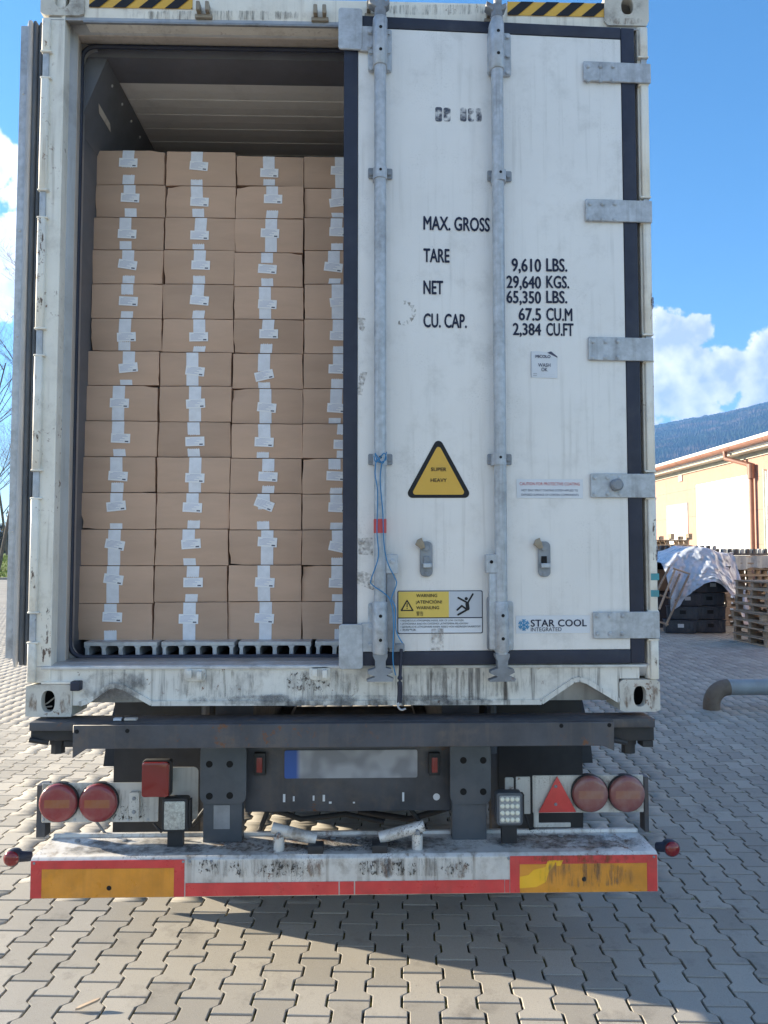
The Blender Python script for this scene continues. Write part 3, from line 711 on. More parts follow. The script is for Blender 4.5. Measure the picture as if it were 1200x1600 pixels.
# sill with its two tunnel cut-outs
prof = [(112, 1103), (124, 1103), (137, 1099), (168, 1077), (180, 1074), (193, 1077), (237, 1102), (846, 1100), (896, 1066), (906, 1064), (918, 1068), (968, 1098), (969, 1060), (1000, 1060), (1000, 1042), (500, 1041.5), (75, 1042), (75, 1068), (112, 1068)]
P2 = [(at(x, y, 0).x, at(x, y, 0).z) for x, y in prof]
bx_, bz_l = zip(*P2[:12]); tz_ = at(500, 1041.5, 0).z
m = MB(); xl_, xr_ = P2[16][0], P2[13][0]
pts_b = [(xl_, P2[0][1] + 0.0)] and [(x, z) for x, z in P2[:12]]
zc_l, zc_r = at(80, 1068.5, 0).z, at(1000, 1060.5, 0).z
colm = [(xl_, zc_l), (P2[0][0] - .0005, zc_l)] + pts_b + [(P2[11][0] + .0005, zc_r), (xr_, zc_r)]
for (xa_, za_), (xb2, zb2) in zip(colm[:-1], colm[1:]):
    m.poly([(xa_, .006, za_), (xb2, .006, zb2), (xb2, .006, tz_), (xa_, .006, tz_)]); m.poly([(xa_, .10, za_), (xb2, .10, zb2), (xb2, .10, tz_), (xa_, .10, tz_)])
    m.poly([(xa_, .006, za_), (xb2, .006, zb2), (xb2, .10, zb2), (xa_, .10, za_)]); m.poly([(xa_, .006, tz_), (xb2, .006, tz_), (xb2, .10, tz_), (xa_, .10, tz_)])
sill = m.build('sill_beam', M['sill'], ct)
lip = [Vector((at(x, y, 0).x, -.004, at(x, y, 0).z + .007)) for x, y in prof[1:12]]
m = MB()
for a, b in zip(lip[:-1], lip[1:]):
    d = (b - a).normalized(); n_ = Vector((-d.z, 0, d.x)) * .009
    m.poly([a - n_, b - n_, b + n_, a + n_]); m.poly([a - n_ + Vector((0, .09, 0)), b - n_ + Vector((0, .09, 0)), b - n_, a - n_]); m.poly([a + n_, b + n_, b + n_ + Vector((0, .02, 0)), a + n_ + Vector((0, .02, 0))])
m.build('sill_flange', M['sill'], sill)
m = MB(); m.box(-1.165, 1.17, -.006, .004, zsill - .012, zsill - .001); m.build('sill_edge', M['alu'], sill, bevel=.002)
for px, py in ((305, 1053), (500, 1051), (597, 1056), (784, 1052)):
    c = at(px, py, 0); m = MB(); m.prism(rrect(c.x - .042, c.x + .042, c.z - .028, c.z + .026, .018), -.006, .008, 'y')
    m.box(c.x - .028, c.x - .008, -.028, -.005, c.z - .012, c.z + .018); m.box(c.x + .010, c.x + .030, -.028, -.005, c.z - .018, c.z + .014); m.build('cam_keeper', M['sill'], sill, bevel=.004)
c = at(118, 1072, -.02); m = MB(); m.box(c.x - .018, c.x + .018, -.03, .01, c.z - .018, c.z + .018); m.build('rubber_buffer', M['rubber'], sill, bevel=.005)
m = MB(); c0, c1 = at(64, 1069, 0), at(112, 1069, 0); m.box(c0.x, c1.x, -.002, .02, c0.z - .001, c0.z + .010); m.build('sill_step', M['frame'], sill, bevel=.003)
m = MB(); c = at(75, 1102, .06); m.tube([(c.x - .02, .05, c.z), (c.x + .005, .045, c.z + .012), (c.x + .025, .06, c.z + .03)], .003, 6); m.tube([(c.x - .015, .05, c.z - .006), (c.x + .02, .05, c.z - .002)], .003, 6); m.build('wire_scrap', M['beige'], sill)
def sq(x0, y0, x1, y1, Y): return [at(x0, y1, Y), at(x1, y1, Y), at(x1, y0, Y), at(x0, y0, Y)]
for nm, mt_, r4 in (('grime', 'grime', (420, 1040, 575, 1100)), ('grime', 'grime', (235, 1040, 440, 1098)), ('grime', 'grime', (575, 1042, 860, 1098)), ('drips', 'specks', (430, 1044, 530, 1086)), ('grime_band', 'film', (230, 1083, 860, 1106)), ('stain', 'grime', (535, 1045, 566, 1092)), ('stain', 'film', (112, 1042, 240, 1100))):
    Y_ = .0045 - .0006 * len([o for o in sill.children]); stain(nm, mt_, sq(*r4, min(.0045, Y_) if mt_ != 'film' else -.0052), sill)
for r4, par_, Y_ in (((46, 840, 60, 1000), lp, -.0136), ((49, 560, 64, 740), lp, -.0136), ((52, 300, 70, 520), lp, -.0136), ((60, 920, 84, 1060), lp, .0018), ((1014, 455, 1024, 527), rp_, -.0136), ((1018, 795, 1030, 896), rp_, -.0136), ((1020, 925, 1031, 958), rp_, -.0136), ((1021, 1000, 1034, 1062), rp_, -.0136)): stain('rust_chips', 'chips', sq(*r4, Y_), par_)
for r4 in ((1011, 1064, 1031, 1112), (972, 1066, 988, 1110), (42, 1078, 60, 1118), (90, 1074, 112, 1118), (946, 26, 1012, 40)): stain('rust', 'ruststain', sq(*r4, -.0012), ct)
for r4 in ((140, 14, 530, 34), (560, 4, 800, 26)): stain('grime', 'grime', sq(*r4, .0062), hd)
# aluminium rail floor
fz1 = zpx(1002.5, .25, 300); fz0 = zpx(1023.5, .25, 300); fy = .245
fx0, fw_ = xpx(131, fy, 1010), .3195
for k in range(7):
    x0 = fx0 + k * fw_; w = .302; t = fz1 - fz0; m = MB()
    m.box(x0, x0 + w, fy, 2.2, fz1 - .017, fz1)
    for j in range(5):
        xc = x0 + .012 + j * (w - .024) / 4; hw = .0085 if 0 < j < 4 else .0075
        m.prism([(xc - hw - .007, fz1 - .017), (xc - hw, fz1 - .027), (xc - hw, fz0 + .004), (xc - hw - .004, fz0), (xc + hw + .004, fz0), (xc + hw, fz0 + .004), (xc + hw, fz1 - .027), (xc + hw + .007, fz1 - .017)], fy + .001, 2.2, 'y')
    m.build('floor_rail', M['alu'], ct, bevel=.0015, seg=1)

# ------------------------------------------------------------------ the open door, folded back along the left side
zo0, zo1 = zpx(1034, .05, 40), zpx(40, .05, 45)
xo = -1.262
m = MB(); m.box(xo - .066, xo - .036, .05, 1.16, zo0 + .012, zo1); od = m.build('open_door', M['galv'], ct, bevel=.004)
reg(od, 'open left door folded back along the container side')
m = MB(); m.box(xo - .035, xo - .003, .058, 1.15, zo0 + .03, zo1 - .03); m.build('door_core', M['lining'], od)
for (dx, r_, y_) in ((-.026, .012, .052), (-.006, .011, .056), (.012, .009, .062)):
    rr_ = random.Random(int(dx * 1000)); zz = [zo0 - .012 - abs(dx) * .3, zo0 + .01] + list(np.linspace(zo0 + .3, zo1 - .3, 5)) + [zo1 + .006, zo1 + .02]
    m = MB(); m.tube([(xo + dx + (rr_.gauss(0, .003) if i in (0, 8) else 0), y_, z) for i, z in enumerate(zz)], [r_ * .7] + [r_] * (len(zz) - 2) + [r_ * .6], 10); m.build('door_gasket', M['jamb'] if dx < -.01 else M['chassis2'], od, smooth=50)
for pz in (145, 360, 525, 830):
    c = at(33, pz, .045); r_ = MB(); r_.lathe((xo - .05, .05, c.z), (0, -1, 0), [(-.001, .006), (.003, .004), (.004, .001)], 8); r_.build('rivet', M['alu'], od)

# ------------------------------------------------------------------ the closed door
def dpts(l, off=0): return [dp(x, y, off) for x, y in l]
dx0, _ = dp(536, 600); dx1, _ = dp(1000, 600)
dz1 = (dp(600, 25)[1] + dp(985, 46)[1]) / 2; dz0 = (dp(600, 1039)[1] + dp(985, 1037)[1]) / 2
gw = .056
def dbuild(m, name, mat, par=None, **k): return m.build(name, mat, door, local=True, **k)
m = MB(); m.box(dx0 + gw, dx1 - gw, 0, .009, dz0 + gw * .95, dz1 - gw * .85)
door = bpy.data.objects.new('closed_door', None); bpy.data.objects.remove(door)
door = m.build('closed_door', M['door'], ct, bevel=.004); door.location = (HX, HY, 0); door.rotation_euler = (0, 0, DT); WM[door] = DOORM.copy()
reg(door, 'closed white right door with two lock rods')
for nm, b in (('l', (dx0, dx0 + gw - .001, dz0, dz1)), ('r', (dx1 - gw + .001, dx1, dz0, dz1)), ('t', (dx0 + gw, dx1 - gw, dz1 - gw * .85 + .001, dz1)), ('b', (dx0 + gw, dx1 - gw, dz0, dz0 + gw * .95 - .001))):
    m = MB(); m.box(b[0], b[1], -.003, .009, b[2], b[3]); dbuild(m, 'gasket', M['rubber'], bevel=.004)
m = MB(); m.box(dx0 + .012, dx1 - .10, .0095, .075, dz0 + .06, dz1 - .09); dbuild(m, 'door_core', M['lining'])
def plate(pxs, off, th, mat, name, r_=.006, bev=.002):
    (x0, y0, x1, y1) = pxs; a, b = dp(x0, y0, off), dp(x1, y1, off); m = MB()
    m.prism(rrect(a[0], b[0], a[1], b[1], r_, 4), -off - th, -off, 'y'); return dbuild(m, name, mat, bevel=bev, seg=1)
def bolt(px, py, off, r_=.0095, h=.008, mat='galv', name='bolt', n=6):
    x, z = dp(px, py, off); m = MB(); m.lathe((x, -off, z), (0, -1, 0), [(-.001, r_ * 1.35), (.002, r_ * 1.35), (.002, r_), (h, r_ * .92), (h + .001, .001)], n if n != 6 else 8); dbuild(m, name, M[mat], smooth=30)
# hinges (two more stand above the three lower ones)
for (x0, y0, x1, y1) in ((911, 97, 1016, 132), (914, 312, 1018, 349), (918.5, 527, 1020, 565), (922, 740, 1023, 778), (926, 956, 1030, 997)):
    plate((x0, y0, x1, y1), .003, .009, M['galv'], 'hinge', .004)
    for i in range(3):
        for q in (0, 1): bolt(x0 + 8 + i * 19.5, y0 + 6.5 + q * (y1 - y0 - 13), .0125, .0075, .005, 'galv', 'hinge_bolt')
x, z = dp(962, 758, .012); m = MB(); m.lathe((x, -.012, z), (0, -1, 0), [(0, .024), (.02, .024), (.027, .018), (.028, .001)], 20); dbuild(m, 'hinge_stop', M['galvd'], smooth=40)
# lock rods
def rod(pxc, top, bot, hw=10, side=1):
    o = .045; a, b = dp(pxc, top, o), dp(pxc + (2 if bot > 800 else 0), bot, o); return a, b
for (pc_, mir) in ((594, 1), (780, -1)):
    o = .042; xr = dp(pc_, 520, o)[0]; zt_ = dp(pc_, 30, o)[1]; zb_r = dp(pc_, 1022, o)[1]
    m = MB(); m.tube([(xr, -o, zb_r), (xr, -o, zt_)], .0235, 20); dbuild(m, 'lock_rod', M['galv'], smooth=40)
    dy = 0 if pc_ < 700 else 6
    # top plate, sleeve and cam
    plate((pc_ - 19, 46 + dy, pc_ + 18, 115 + dy), .002, .008, M['galv'], 'rod_plate', .01)
    for ex in (-14, 13):
        for ey in (52, 82, 108): bolt(pc_ + ex, ey + dy, .010)
    for (ya, yb) in ((29 + dy, 104 + dy), (940, 1021 if pc_ < 700 else 1018)):
        zs0, zs1 = dp(pc_, yb, o)[1], dp(pc_, ya, o)[1]; m = MB(); m.tube([(xr, -o, zs0), (xr, -o, zs0 + .004), (xr, -o, zs1 - .004), (xr, -o, zs1)], [.0265, .0285, .0285, .0265], 20)
        m.box(xr - .0285, xr + .0285, -o + .004, -.011, zs0 + .004, zs1 - .004); dbuild(m, 'rod_sleeve', M['galv'], smooth=40)
        for q in (.27, .73):
            h = MB(); h.lathe((xr, -o - .0278, zs0 + (zs1 - zs0) * (1 - q)), (0, -1, 0), [(0, .0065), (.0012, .0065), (.0013, .001)], 12); dbuild(h, 'sleeve_hole', M['hole'])
    zt2 = dp(pc_, 3 + dy, o)[1]; m = MB()
    m.tube([(xr, -o, zt_), (xr, -o, zt2)], [.024, .021], 14); m.prism([(xr - .046, zt2 - .012), (xr - .020, zt2 - .030), (xr + .020, zt2 - .030), (xr + .036, zt2 - .016), (xr + .036, zt2 + .004), (xr + .018, zt2 - .004), (xr - .018, zt2 - .004), (xr - .042, zt2 + .008)], -o - .015, -o + .025, 'y')
    m.tube([(xr + .004, -o, zt2 - .01), (xr + .004, -o, zt2 + .035)], .017, 10); dbuild(m, 'rod_cam', M['galvd'], bevel=.002, seg=1)
    # bottom cam
    zc1, zc0 = dp(pc_, 1021, o)[1], dp(pc_, 1064, o)[1]; m = MB()
    m.prism([(xr - .027, zc1), (xr - .027, zc1 - .010), (xr - .019, zc1 - .026), (xr - .018, zc0 + .050), (xr - .046, zc0 + .040), (xr - .046, zc0 + .030), (xr - .018, zc0 + .018), (xr - .050, zc0 + .006), (xr - .050, zc0),
             (xr + .046, zc0), (xr + .050, zc0 + .010), (xr + .022, zc0 + .022), (xr + .046, zc0 + .034), (xr + .042, zc0 + .046), (xr + .020, zc0 + .050), (xr + .020, zc1 - .026), (xr + .027, zc1 - .010), (xr + .027, zc1)], -o - .018, -o + .02, 'y')
    bm = bmesh.new(); mm = bpy.data.meshes.new('rod_cam'); mm.from_pydata(m.v, [], m.f); bm.from_mesh(mm); bmesh.ops.triangulate(bm, faces=[f for f in bm.faces if len(f.verts) > 4]); bmesh.ops.recalc_face_normals(bm, faces=bm.faces); bm.to_mesh(mm); bm.free(); mm.materials.append(M['galvd']); link('rod_cam', mm, door, local=True)
    # guides
    for py in (272 + (4 if mir < 0 else 0), 718):
        plate((pc_ - 19, py - 8.5, pc_ + 19, py + 9), .002, .008, M['galvd'], 'rod_guide', .006)
        xg, zg = dp(pc_, py, o); m = MB(); m.tube([(xg, -o, zg - .022), (xg, -o, zg + .022)], .027, 16); m.box(xg - .027, xg + .027, -o + .003, -.011, zg - .0215, zg + .0215); dbuild(m, 'rod_guide', M['galv'], smooth=40)
        for ex in (-14, 14): bolt(pc_ + ex, py, .010, .0085, .007, 'galvd')
        h = MB(); h.lathe((xg, -o - .0268, zg + .006), (0, -1, 0), [(0, .0055), (.001, .0055), (.0011, .001)], 10); dbuild(h, 'guide_hole', M['hole'])
# lower plates with bolts and handles
plate((575, 942, 606, 1018), .002, .008, M['galv'], 'rod_plate', .008); plate((768, 940, 802, 1016), .002, .008, M['galv'], 'rod_plate', .008)
for (bx, ys) in ((580, (949, 979, 1011)), (796, (948, 978, 1006))):
    for by in ys: bolt(bx, by, .010)
plate((602, 866, 621, 896), .02, .035, M['galv'], 'handle_hub', .006); plate((757, 866, 778, 895), .02, .035, M['galv'], 'handle_hub', .006)
bolt(613, 877, .055, .009, .006); bolt(768, 878, .055, .005, .003, 'hole')
for (xa_, xb2, ya, yb, nm) in ((604, 617, 896, 1012, 1), (763, 776, 895, 1014, 2)):
    a, b = dp(xa_, ya, .03), dp(xb2, yb, .03); xm = (a[0] + b[0]) / 2; w = abs(b[0] - a[0]) / 2; m = MB()
    m.prism([(xm - w, a[1]), (xm - w * 1.1, (a[1] + b[1]) / 2), (xm - w, b[1]), (xm + w, b[1]), (xm + w, (a[1] + b[1]) / 2), (xm + w * .9, a[1])], -.05, -.03, 'y'); dbuild(m, 'rod_handle', M['galvd'] if nm == 1 else M['galv'], bevel=.005)
plate((760, 932, 781, 1016), .004, .02, M['galvd'], 'handle_catch', .012); plate((607, 1005, 631, 1017), .004, .03, M['galvd'], 'handle_catch', .003)
# big angle plates on the free edge
for (x0, y0, x1, y1, tx, ty0, ty1) in ((529, 14, 566, 80, 584, 42, 82), (529.5, 975, 567, 1045, 585, 973, 1018)):
    plate((x0, y0, x1, y1), .006, .010, M['galv'], 'edge_plate', .012); plate((x1 - 3, ty0, tx, ty1), .006, .008, M['galv'], 'edge_plate_tab', .003)
    for q in (.2, .78): bolt(tx - 6, ty0 + (ty1 - ty0) * q, .0145)
# handle retainers
for (cx_, lx) in ((665.5, -1), (849.5, -1)):
    plate((cx_ - 9.5, 846, cx_ + 10, 901), .002, .010, M['galvd'], 'handle_retainer', .019); bolt(cx_, 856, .012, .013, .006, 'galvd'); bolt(cx_ + .5, 896, .012, .007, .004, 'galvd')
    plate((cx_ - 4, 869, cx_ + 5, 884), .0125, .004, M['hole'] if cx_ > 800 else M['galvd'], 'retainer_slot', .002); plate((cx_ - 5, 880, cx_ + 9, 887), .0125, .018, M['galv'], 'retainer_catch', .002)
    x, z = dp(cx_ - 8, 849, .02); m = MB(); m.prism([(x - .022, z - .006), (x - .014, z + .014), (x - .006, z + .018), (x + .004, z + .022), (x + .006, z + .012), (x + .012, z + .004), (x + .016, z - .018), (x - .002, z - .022), (x - .012, z - .012)], -.03, -.018, 'y'); dbuild(m, 'latch', M['brass'], bevel=.003)
# ---- stickers and lettering
def flat(pts, off, mat, name):
    m = MB(); m.poly([(x, -off, z) for x, z in pts]); return dbuild(m, name, M[mat] if isinstance(mat, str) else mat)
HCAP = None
def font_mesh(txt, bold=0.0, sp=1.0):
    cu = bpy.data.curves.new('t', 'FONT'); cu.body = txt; cu.size = 1; cu.offset = bold; cu.space_character = sp; cu.resolution_u = 3
    o = bpy.data.objects.new('t', cu); COL.objects.link(o); dg = bpy.context.evaluated_depsgraph_get()
    me = bpy.data.meshes.new_from_object(o.evaluated_get(dg)); bpy.data.objects.remove(o); bpy.data.curves.remove(cu); return me
h0 = font_mesh('H'); HCAP = max(v.co.y for v in h0.vertices)
def text(txt, x0, x1, ybase, ytop, mat, off=.0022, bold=.012, name='lettering', sp=1.0):
    me = font_mesh(txt, 0.0, sp); co = [v.co.copy() for v in me.vertices]
    if not co: return None
    fs = [tuple(p.vertices) for p in me.polygons]
    mnx, mxx = min(c.x for c in co), max(c.x for c in co)
    ax, az = dp(x0, ybase, off); bx, _ = dp(x1, ybase, off); _, tz = dp(x0, ytop, off)
    sx, sz = (bx - ax) / (mxx - mnx), (tz - az) / HCAP; m = MB()
    for k, (ex, ez) in enumerate(((0, 0), (-bold, 0), (bold, 0), (0, bold * .6), (0, -bold * .6)) if bold else ((0, 0),)):
        b = len(m.v); m.v += [(ax + (c.x - mnx + ex) * sx, -off - .00012 * k, az + (c.y + ez) * sz) for c in co]; m.f += [tuple(b + i for i in f) for f in fs]; m.m += [0] * len(fs)
    return m.build(name, M[mat], door, local=True)
for t_, x0, x1, yb, yt in (('MAX. GROSS', 662, 765, 358.5, 338), ('TARE', 662, 702, 409, 388.5), ('NET', 662, 692, 459, 438.5), ('CU. CAP.', 662, 729, 511, 490),
                           ('9,610', 800, 845, 423.5, 404), ('LBS.', 854, 886, 423.5, 404), ('29,640', 792, 845, 449.5, 431), ('KGS.', 854, 889, 449.5, 431),
                           ('65,350', 792, 845, 473, 454.5), ('LBS.', 854, 886, 473, 454.5), ('67.5', 811, 845, 500, 481.5), ('CU.M', 854, 894, 500.5, 481.5),
                           ('2,384', 802, 845, 523, 505), ('CU.FT', 854, 896, 524, 505)):
    text(t_, x0, x1, yb, yt, 'navy', bold=.030)
def smudge_mat():
    mt, N, L, B = nodes('worn print'); tr = N.new('ShaderNodeBsdfTransparent'); mx = N.new('ShaderNodeMixShader')
    tc = N.new('ShaderNodeTexCoord'); nz = N.new('ShaderNodeTexNoise'); nz.inputs['Scale'].default_value = 55; nz.inputs['Detail'].default_value = 5; L.new(tc.outputs['Object'], nz.inputs[0])
    mr = N.new('ShaderNodeMapRange'); mr.inputs[1].default_value = .38; mr.inputs[2].default_value = .66; mr.inputs[4].default_value = .62; L.new(nz.outputs['Fac'], mr.inputs[0])
    B.inputs['Base Color'].default_value = (.34, .31, .28, 1); B.inputs['Roughness'].default_value = .8
    L.new(mr.outputs[0], mx.inputs[0]); L.new(tr.outputs[0], mx.inputs[1]); L.new(B.outputs[0], mx.inputs[2]); L.new(mx.outputs[0], N['Material Output'].inputs[0]); return mt
M['smudge'] = smudge_mat()
def blot(pts, off=.0012, name='scuff'): flat(dpts(pts, off), off, 'smudge', name)
blot([(558, 496), (571, 497), (572, 508), (567, 518), (562, 515)]); blot([(562, 580), (574, 582), (568, 602), (566, 618), (557, 616), (560, 598)]); blot([(559, 841), (582, 840), (583, 868), (560, 866)])
blot([(557, 889), (580, 897), (590, 925), (557, 912)], name='tape_residue'); blot([(674, 982), (693, 982), (693, 1016), (674, 1016)], .004, 'tape_residue')
cxr, czr = dp(630, 489)
for i in range(9):
    a = R(-110 + i * 24); q = MB(); q.poly([(cxr + (.042 + .008 * math.cos(b)) * math.cos(a) + .006 * math.sin(b * 2), -.0012, czr + .042 * math.sin(a) + .009 * math.sin(b)) for b in [k * 1.05 for k in range(6)]]); dbuild(q, 'scuff', M['smudge'])
def worn_mat():                                        # container code: unreadable in the photograph, only dark worn marks are left of it
    mt, N, L, B = nodes('worn code'); tr = N.new('ShaderNodeBsdfTransparent'); mx = N.new('ShaderNodeMixShader'); tc = N.new('ShaderNodeTexCoord')
    nz = N.new('ShaderNodeTexNoise'); nz.inputs['Scale'].default_value = 38; nz.inputs['Detail'].default_value = 4; L.new(tc.outputs['Object'], nz.inputs[0])
    mr = N.new('ShaderNodeMapRange'); mr.interpolation_type = 'SMOOTHSTEP'; mr.inputs[1].default_value = .36; mr.inputs[2].default_value = .62; mr.inputs[4].default_value = .8; L.new(nz.outputs['Fac'], mr.inputs[0])
    B.inputs['Base Color'].default_value = (.05, .06, .10, 1); L.new(mr.outputs[0], mx.inputs[0]); L.new(tr.outputs[0], mx.inputs[1]); L.new(B.outputs[0], mx.inputs[2]); L.new(mx.outputs[0], N['Material Output'].inputs[0]); return mt
M['worn'] = worn_mat()
for x0, x1, y0, y1 in ((680, 691, 167, 190), (693, 704, 168, 190), (719, 729, 168, 190), (731, 741, 169, 190), (743, 753, 169, 190)):
    a, b = dp(x0, y0, .0015), dp(x1, y1, .0015); flat(rrect(a[0], b[0], a[1], b[1], .008), .0015, 'worn', 'code_mark')
# warning triangle
def rtri(A, B_, C_, r_):
    pts = [Vector(A), Vector(B_), Vector(C_)]; cen = sum(pts, Vector((0, 0))) / 3; out = []
    for i in range(3):
        p, a, b = pts[i], pts[i - 1], pts[(i + 1) % 3]; u, w = (a - p).normalized(), (b - p).normalized(); ang = u.angle(w); bis = (u + w).normalized(); c = p + bis * (r_ / math.sin(ang / 2))
        s0 = p + u * (r_ / math.tan(ang / 2)) - c; s1 = p + w * (r_ / math.tan(ang / 2)) - c; a0 = math.atan2(s0.y, s0.x); da = (math.atan2(s1.y, s1.x) - a0 + math.pi) % (2 * math.pi) - math.pi
        for k in range(7): t = a0 + da * k / 6; out.append((c.x + r_ * math.cos(t), c.y + r_ * math.sin(t)))
    return out
flat(rtri(dp(685, 681), dp(632, 778), dp(738, 778), .018), .002, 'black', 'warning_triangle'); flat(rtri(dp(685, 694), dp(642.5, 773), dp(727.5, 773), .010), .0032, 'yellow', 'warning_triangle_face')
text('SUPER', 673.5, 697.5, 736, 730.5, 'black', .0045, .014); text('HEAVY', 673, 698, 753, 747.5, 'black', .0045, .014)
# wash sticker
flat(dpts([(830, 549), (840, 548.5), (858, 551), (871, 558.5), (871, 591), (832, 590), (830, 588)], .002), .002, 'vinyl', 'wash_sticker'); text('MICOLO', 837, 860, 559, 554.5, 'ink2', .0034, .03); text('WASH', 841, 860, 573, 567.5, 'ink2', .0034, .01); text('OK', 846, 855.5, 580, 574.5, 'ink2', .0034, .01)
flat(dpts([(855, 551), (861, 549), (871, 557), (871, 559)], .003), .003, 'ink2', 'sticker_fold')
for yy, xa_, xb2 in ((584.5, 834, 868), (587.5, 834, 868), (583.5, 833, 839), (586.5, 833, 839)): a, b = dp(xa_, yy, .0034), dp(xb2, yy + .5, .0034); flat([(a[0], a[1]), (b[0], a[1]), (b[0], b[1]), (a[0], b[1])], .0034, 'ink2', 'sticker_line')
for bd in (((830, 549), (871, 591)),):
    for (xa_, ya, xb2, yb) in ((829.6, 549, 830.4, 590),): a, b = dp(xa_, ya, .0034), dp(xb2, yb, .0034); flat([(a[0], a[1]), (b[0], a[1]), (b[0], b[1]), (a[0], b[1])], .0034, 'ink2', 'sticker_line')
# caution sticker
a, b = dp(807, 748.5, .002), dp(911, 779, .002); flat([(a[0], a[1]), (b[0], a[1]), (b[0], b[1]), (a[0], b[1])], .002, 'vinyl', 'caution_sticker'); text('CAUTION FOR PROTECTIVE COATING', 812, 906, 758, 753.5, 'red', .0034, .0)
a, b = dp(811, 759.3, .0034), dp(907, 759.9, .0034); flat([(a[0], a[1]), (b[0], a[1]), (b[0], b[1]), (a[0], b[1])], .0034, 'red', 'sticker_line')
text('HOT ZINC SPRAY COATING SYSTEM APPLIED TO', 815, 903, 767.5, 764.3, 'ink2', .0034, .0); text('EXPOSED SURFACE OF CORTEN COMPONENTS', 815, 904, 774.5, 771.3, 'ink2', .0034, .0)
# maker's badge
a, b = dp(806, 962, .002), dp(922, 989, .002); flat([(a[0], a[1]), (b[0], a[1]), (b[0], b[1]), (a[0], b[1])], .002, 'vinyl', 'maker_badge'); text('STAR COOL', 829.5, 916.5, 979, 968.5, 'navy', .0034, .022, sp=1.05); text('INTEGRATED', 829.5, 877.5, 986.5, 980.5, 'navy', .0034, .0)
x, z = dp(818.5, 976.5, .0034); m = MB()
for i in range(6):
    t = R(30 + 60 * i); u = Vector((math.cos(t), math.sin(t))); n_ = Vector((-u.y, u.x))
    def bar(p, q, w, lay):
        d = (q - p).normalized(); e = Vector((-d.y, d.x)) * w; m.poly([(x + v.x, -.0034 - lay, z + v.y) for v in (p - e, q - e, q + e, p + e)])
    bar(u * 0, u * .022, .0020, .0002 * i)
    for q in (.009, .015):
        for s in (-1, 1): bar(u * q, u * (q + .006) + n_ * s * .007, .0016, .0002 * i + .0001 * (s + 2))
dbuild(m, 'snowflake_emblem', M['blue'])
# low-oxygen warning sign
def rectpx(x0, y0, x1, y1, off, mat, name): a, b = dp(x0, y0, off), dp(x1, y1, off); return flat([(a[0], a[1]), (b[0], a[1]), (b[0], b[1]), (a[0], b[1])], off, mat, name)
a, b = dp(621, 923, .002), dp(754.5, 989.5, .002); flat(rrect(a[0], b[0], a[1], b[1], .006), .002, 'navy', 'warning_sign'); a, b = dp(622.3, 924.3, .003), dp(753.2, 988.3, .003); flat(rrect(a[0], b[0], a[1], b[1], .005), .003, 'vinyl', 'sign_face')
rectpx(622.6, 924.6, 701.5, 964.6, .004, 'lemon', 'sign_yellow_field'); rectpx(702.2, 924.6, 753, 964.6, .004, 'vinyl2', 'sign_grey_field'); rectpx(622.4, 964.9, 753.2, 965.7, .0042, 'navy', 'sign_rule')
for t_, x0, x1, yb in (('WARNING', 650.5, 683, 933), ('¡ATENCIÓN!', 650, 690.5, 943), ('WARNUNG', 650.5, 686, 952)): text(t_, x0, x1, yb, yb - 4.8, 'black', .0052, .014)
text('警告', 650.5, 661.5, 961.6, 956.4, 'black', .0052, .0)
A, B_, C_ = dp(636, 936.3, .0052), dp(625.5, 954.7, .0052), dp(646.8, 954.7, .0052); flat(rtri(A, B_, C_, .002), .0050, 'black', 'alert_triangle'); A, B_, C_ = dp(636, 940.2, .006), dp(629, 952.9, .006), dp(643.3, 952.9, .006); flat(rtri(A, B_, C_, .001), .0060, 'lemon', 'alert_triangle_face')
rectpx(635.3, 942.5, 636.9, 948.8, .0068, 'black', 'alert_mark'); rectpx(635.3, 950, 636.9, 951.6, .0068, 'black', 'alert_mark')
def limb(pts, w, off):
    m = MB()
    for i, (p, q) in enumerate(zip(pts[:-1], pts[1:])):
        p, q = Vector(dp(*p, off)), Vector(dp(*q, off)); d = (q - p).normalized(); e = Vector((-d.y, d.x)); po = []
        for k in range(7): t = R(90 + 30 * k); po.append(p + (d * math.cos(t) + e * math.sin(t)) * w)
        for k in range(7): t = R(-90 + 30 * k); po.append(q + (d * math.cos(t) + e * math.sin(t)) * w)
        m.poly([(v.x, -off - .00015 * i, v.y) for v in po])
    dbuild(m, 'falling_figure', M['black'])
limb([(738.8, 928.3), (731.5, 941)], .0034, .0050); limb([(716, 934), (729, 941)], .0034, .0054); limb([(730, 943.5), (731, 951)], .0070, .0058); limb([(731, 952), (716, 960.5)], .0036, .0062); limb([(729, 952), (721.5, 946.5), (714.5, 953)], .0034, .0066)
x, z = dp(728.4, 935.3, .005); flat([(x + .0062 * math.cos(k * .4), z + .0062 * math.sin(k * .4)) for k in range(16)], .0070, 'black', 'falling_figure')
for i, (t_, x1) in enumerate((('• HAZARDOUS ATMOSPHERE INSIDE, RISK OF LOW OXYGEN.', 725), ('• ¡ATMÓSFERA BAJO EN OXÍGENO! ¡ATMÓSFERA PELIGROSA!', 731.5), ('• GEFÄHRLICHE ATMOSPHÄRE INNEN, RISIKO VON NIEDRIGEM SAUERSTOFF', 751), ('• 危险气体', 650))): text(t_, 625.5, x1, 971.2 + i * 4.9, 968.4 + i * 4.9, 'black', .0044, .0)
# teal stickers on the right post
for y0, y1 in ((896, 906.5), (922, 932.5)):
    a, b = at(1017, y0, -.0145), at(1030, y1, -.0145); m = MB(); m.poly([(a.x, -.0145, b.z), (b.x, -.0145, b.z), (b.x, -.0145, a.z), (a.x, -.0145, a.z)]); m.build('post_sticker', M['teal'], rp_)
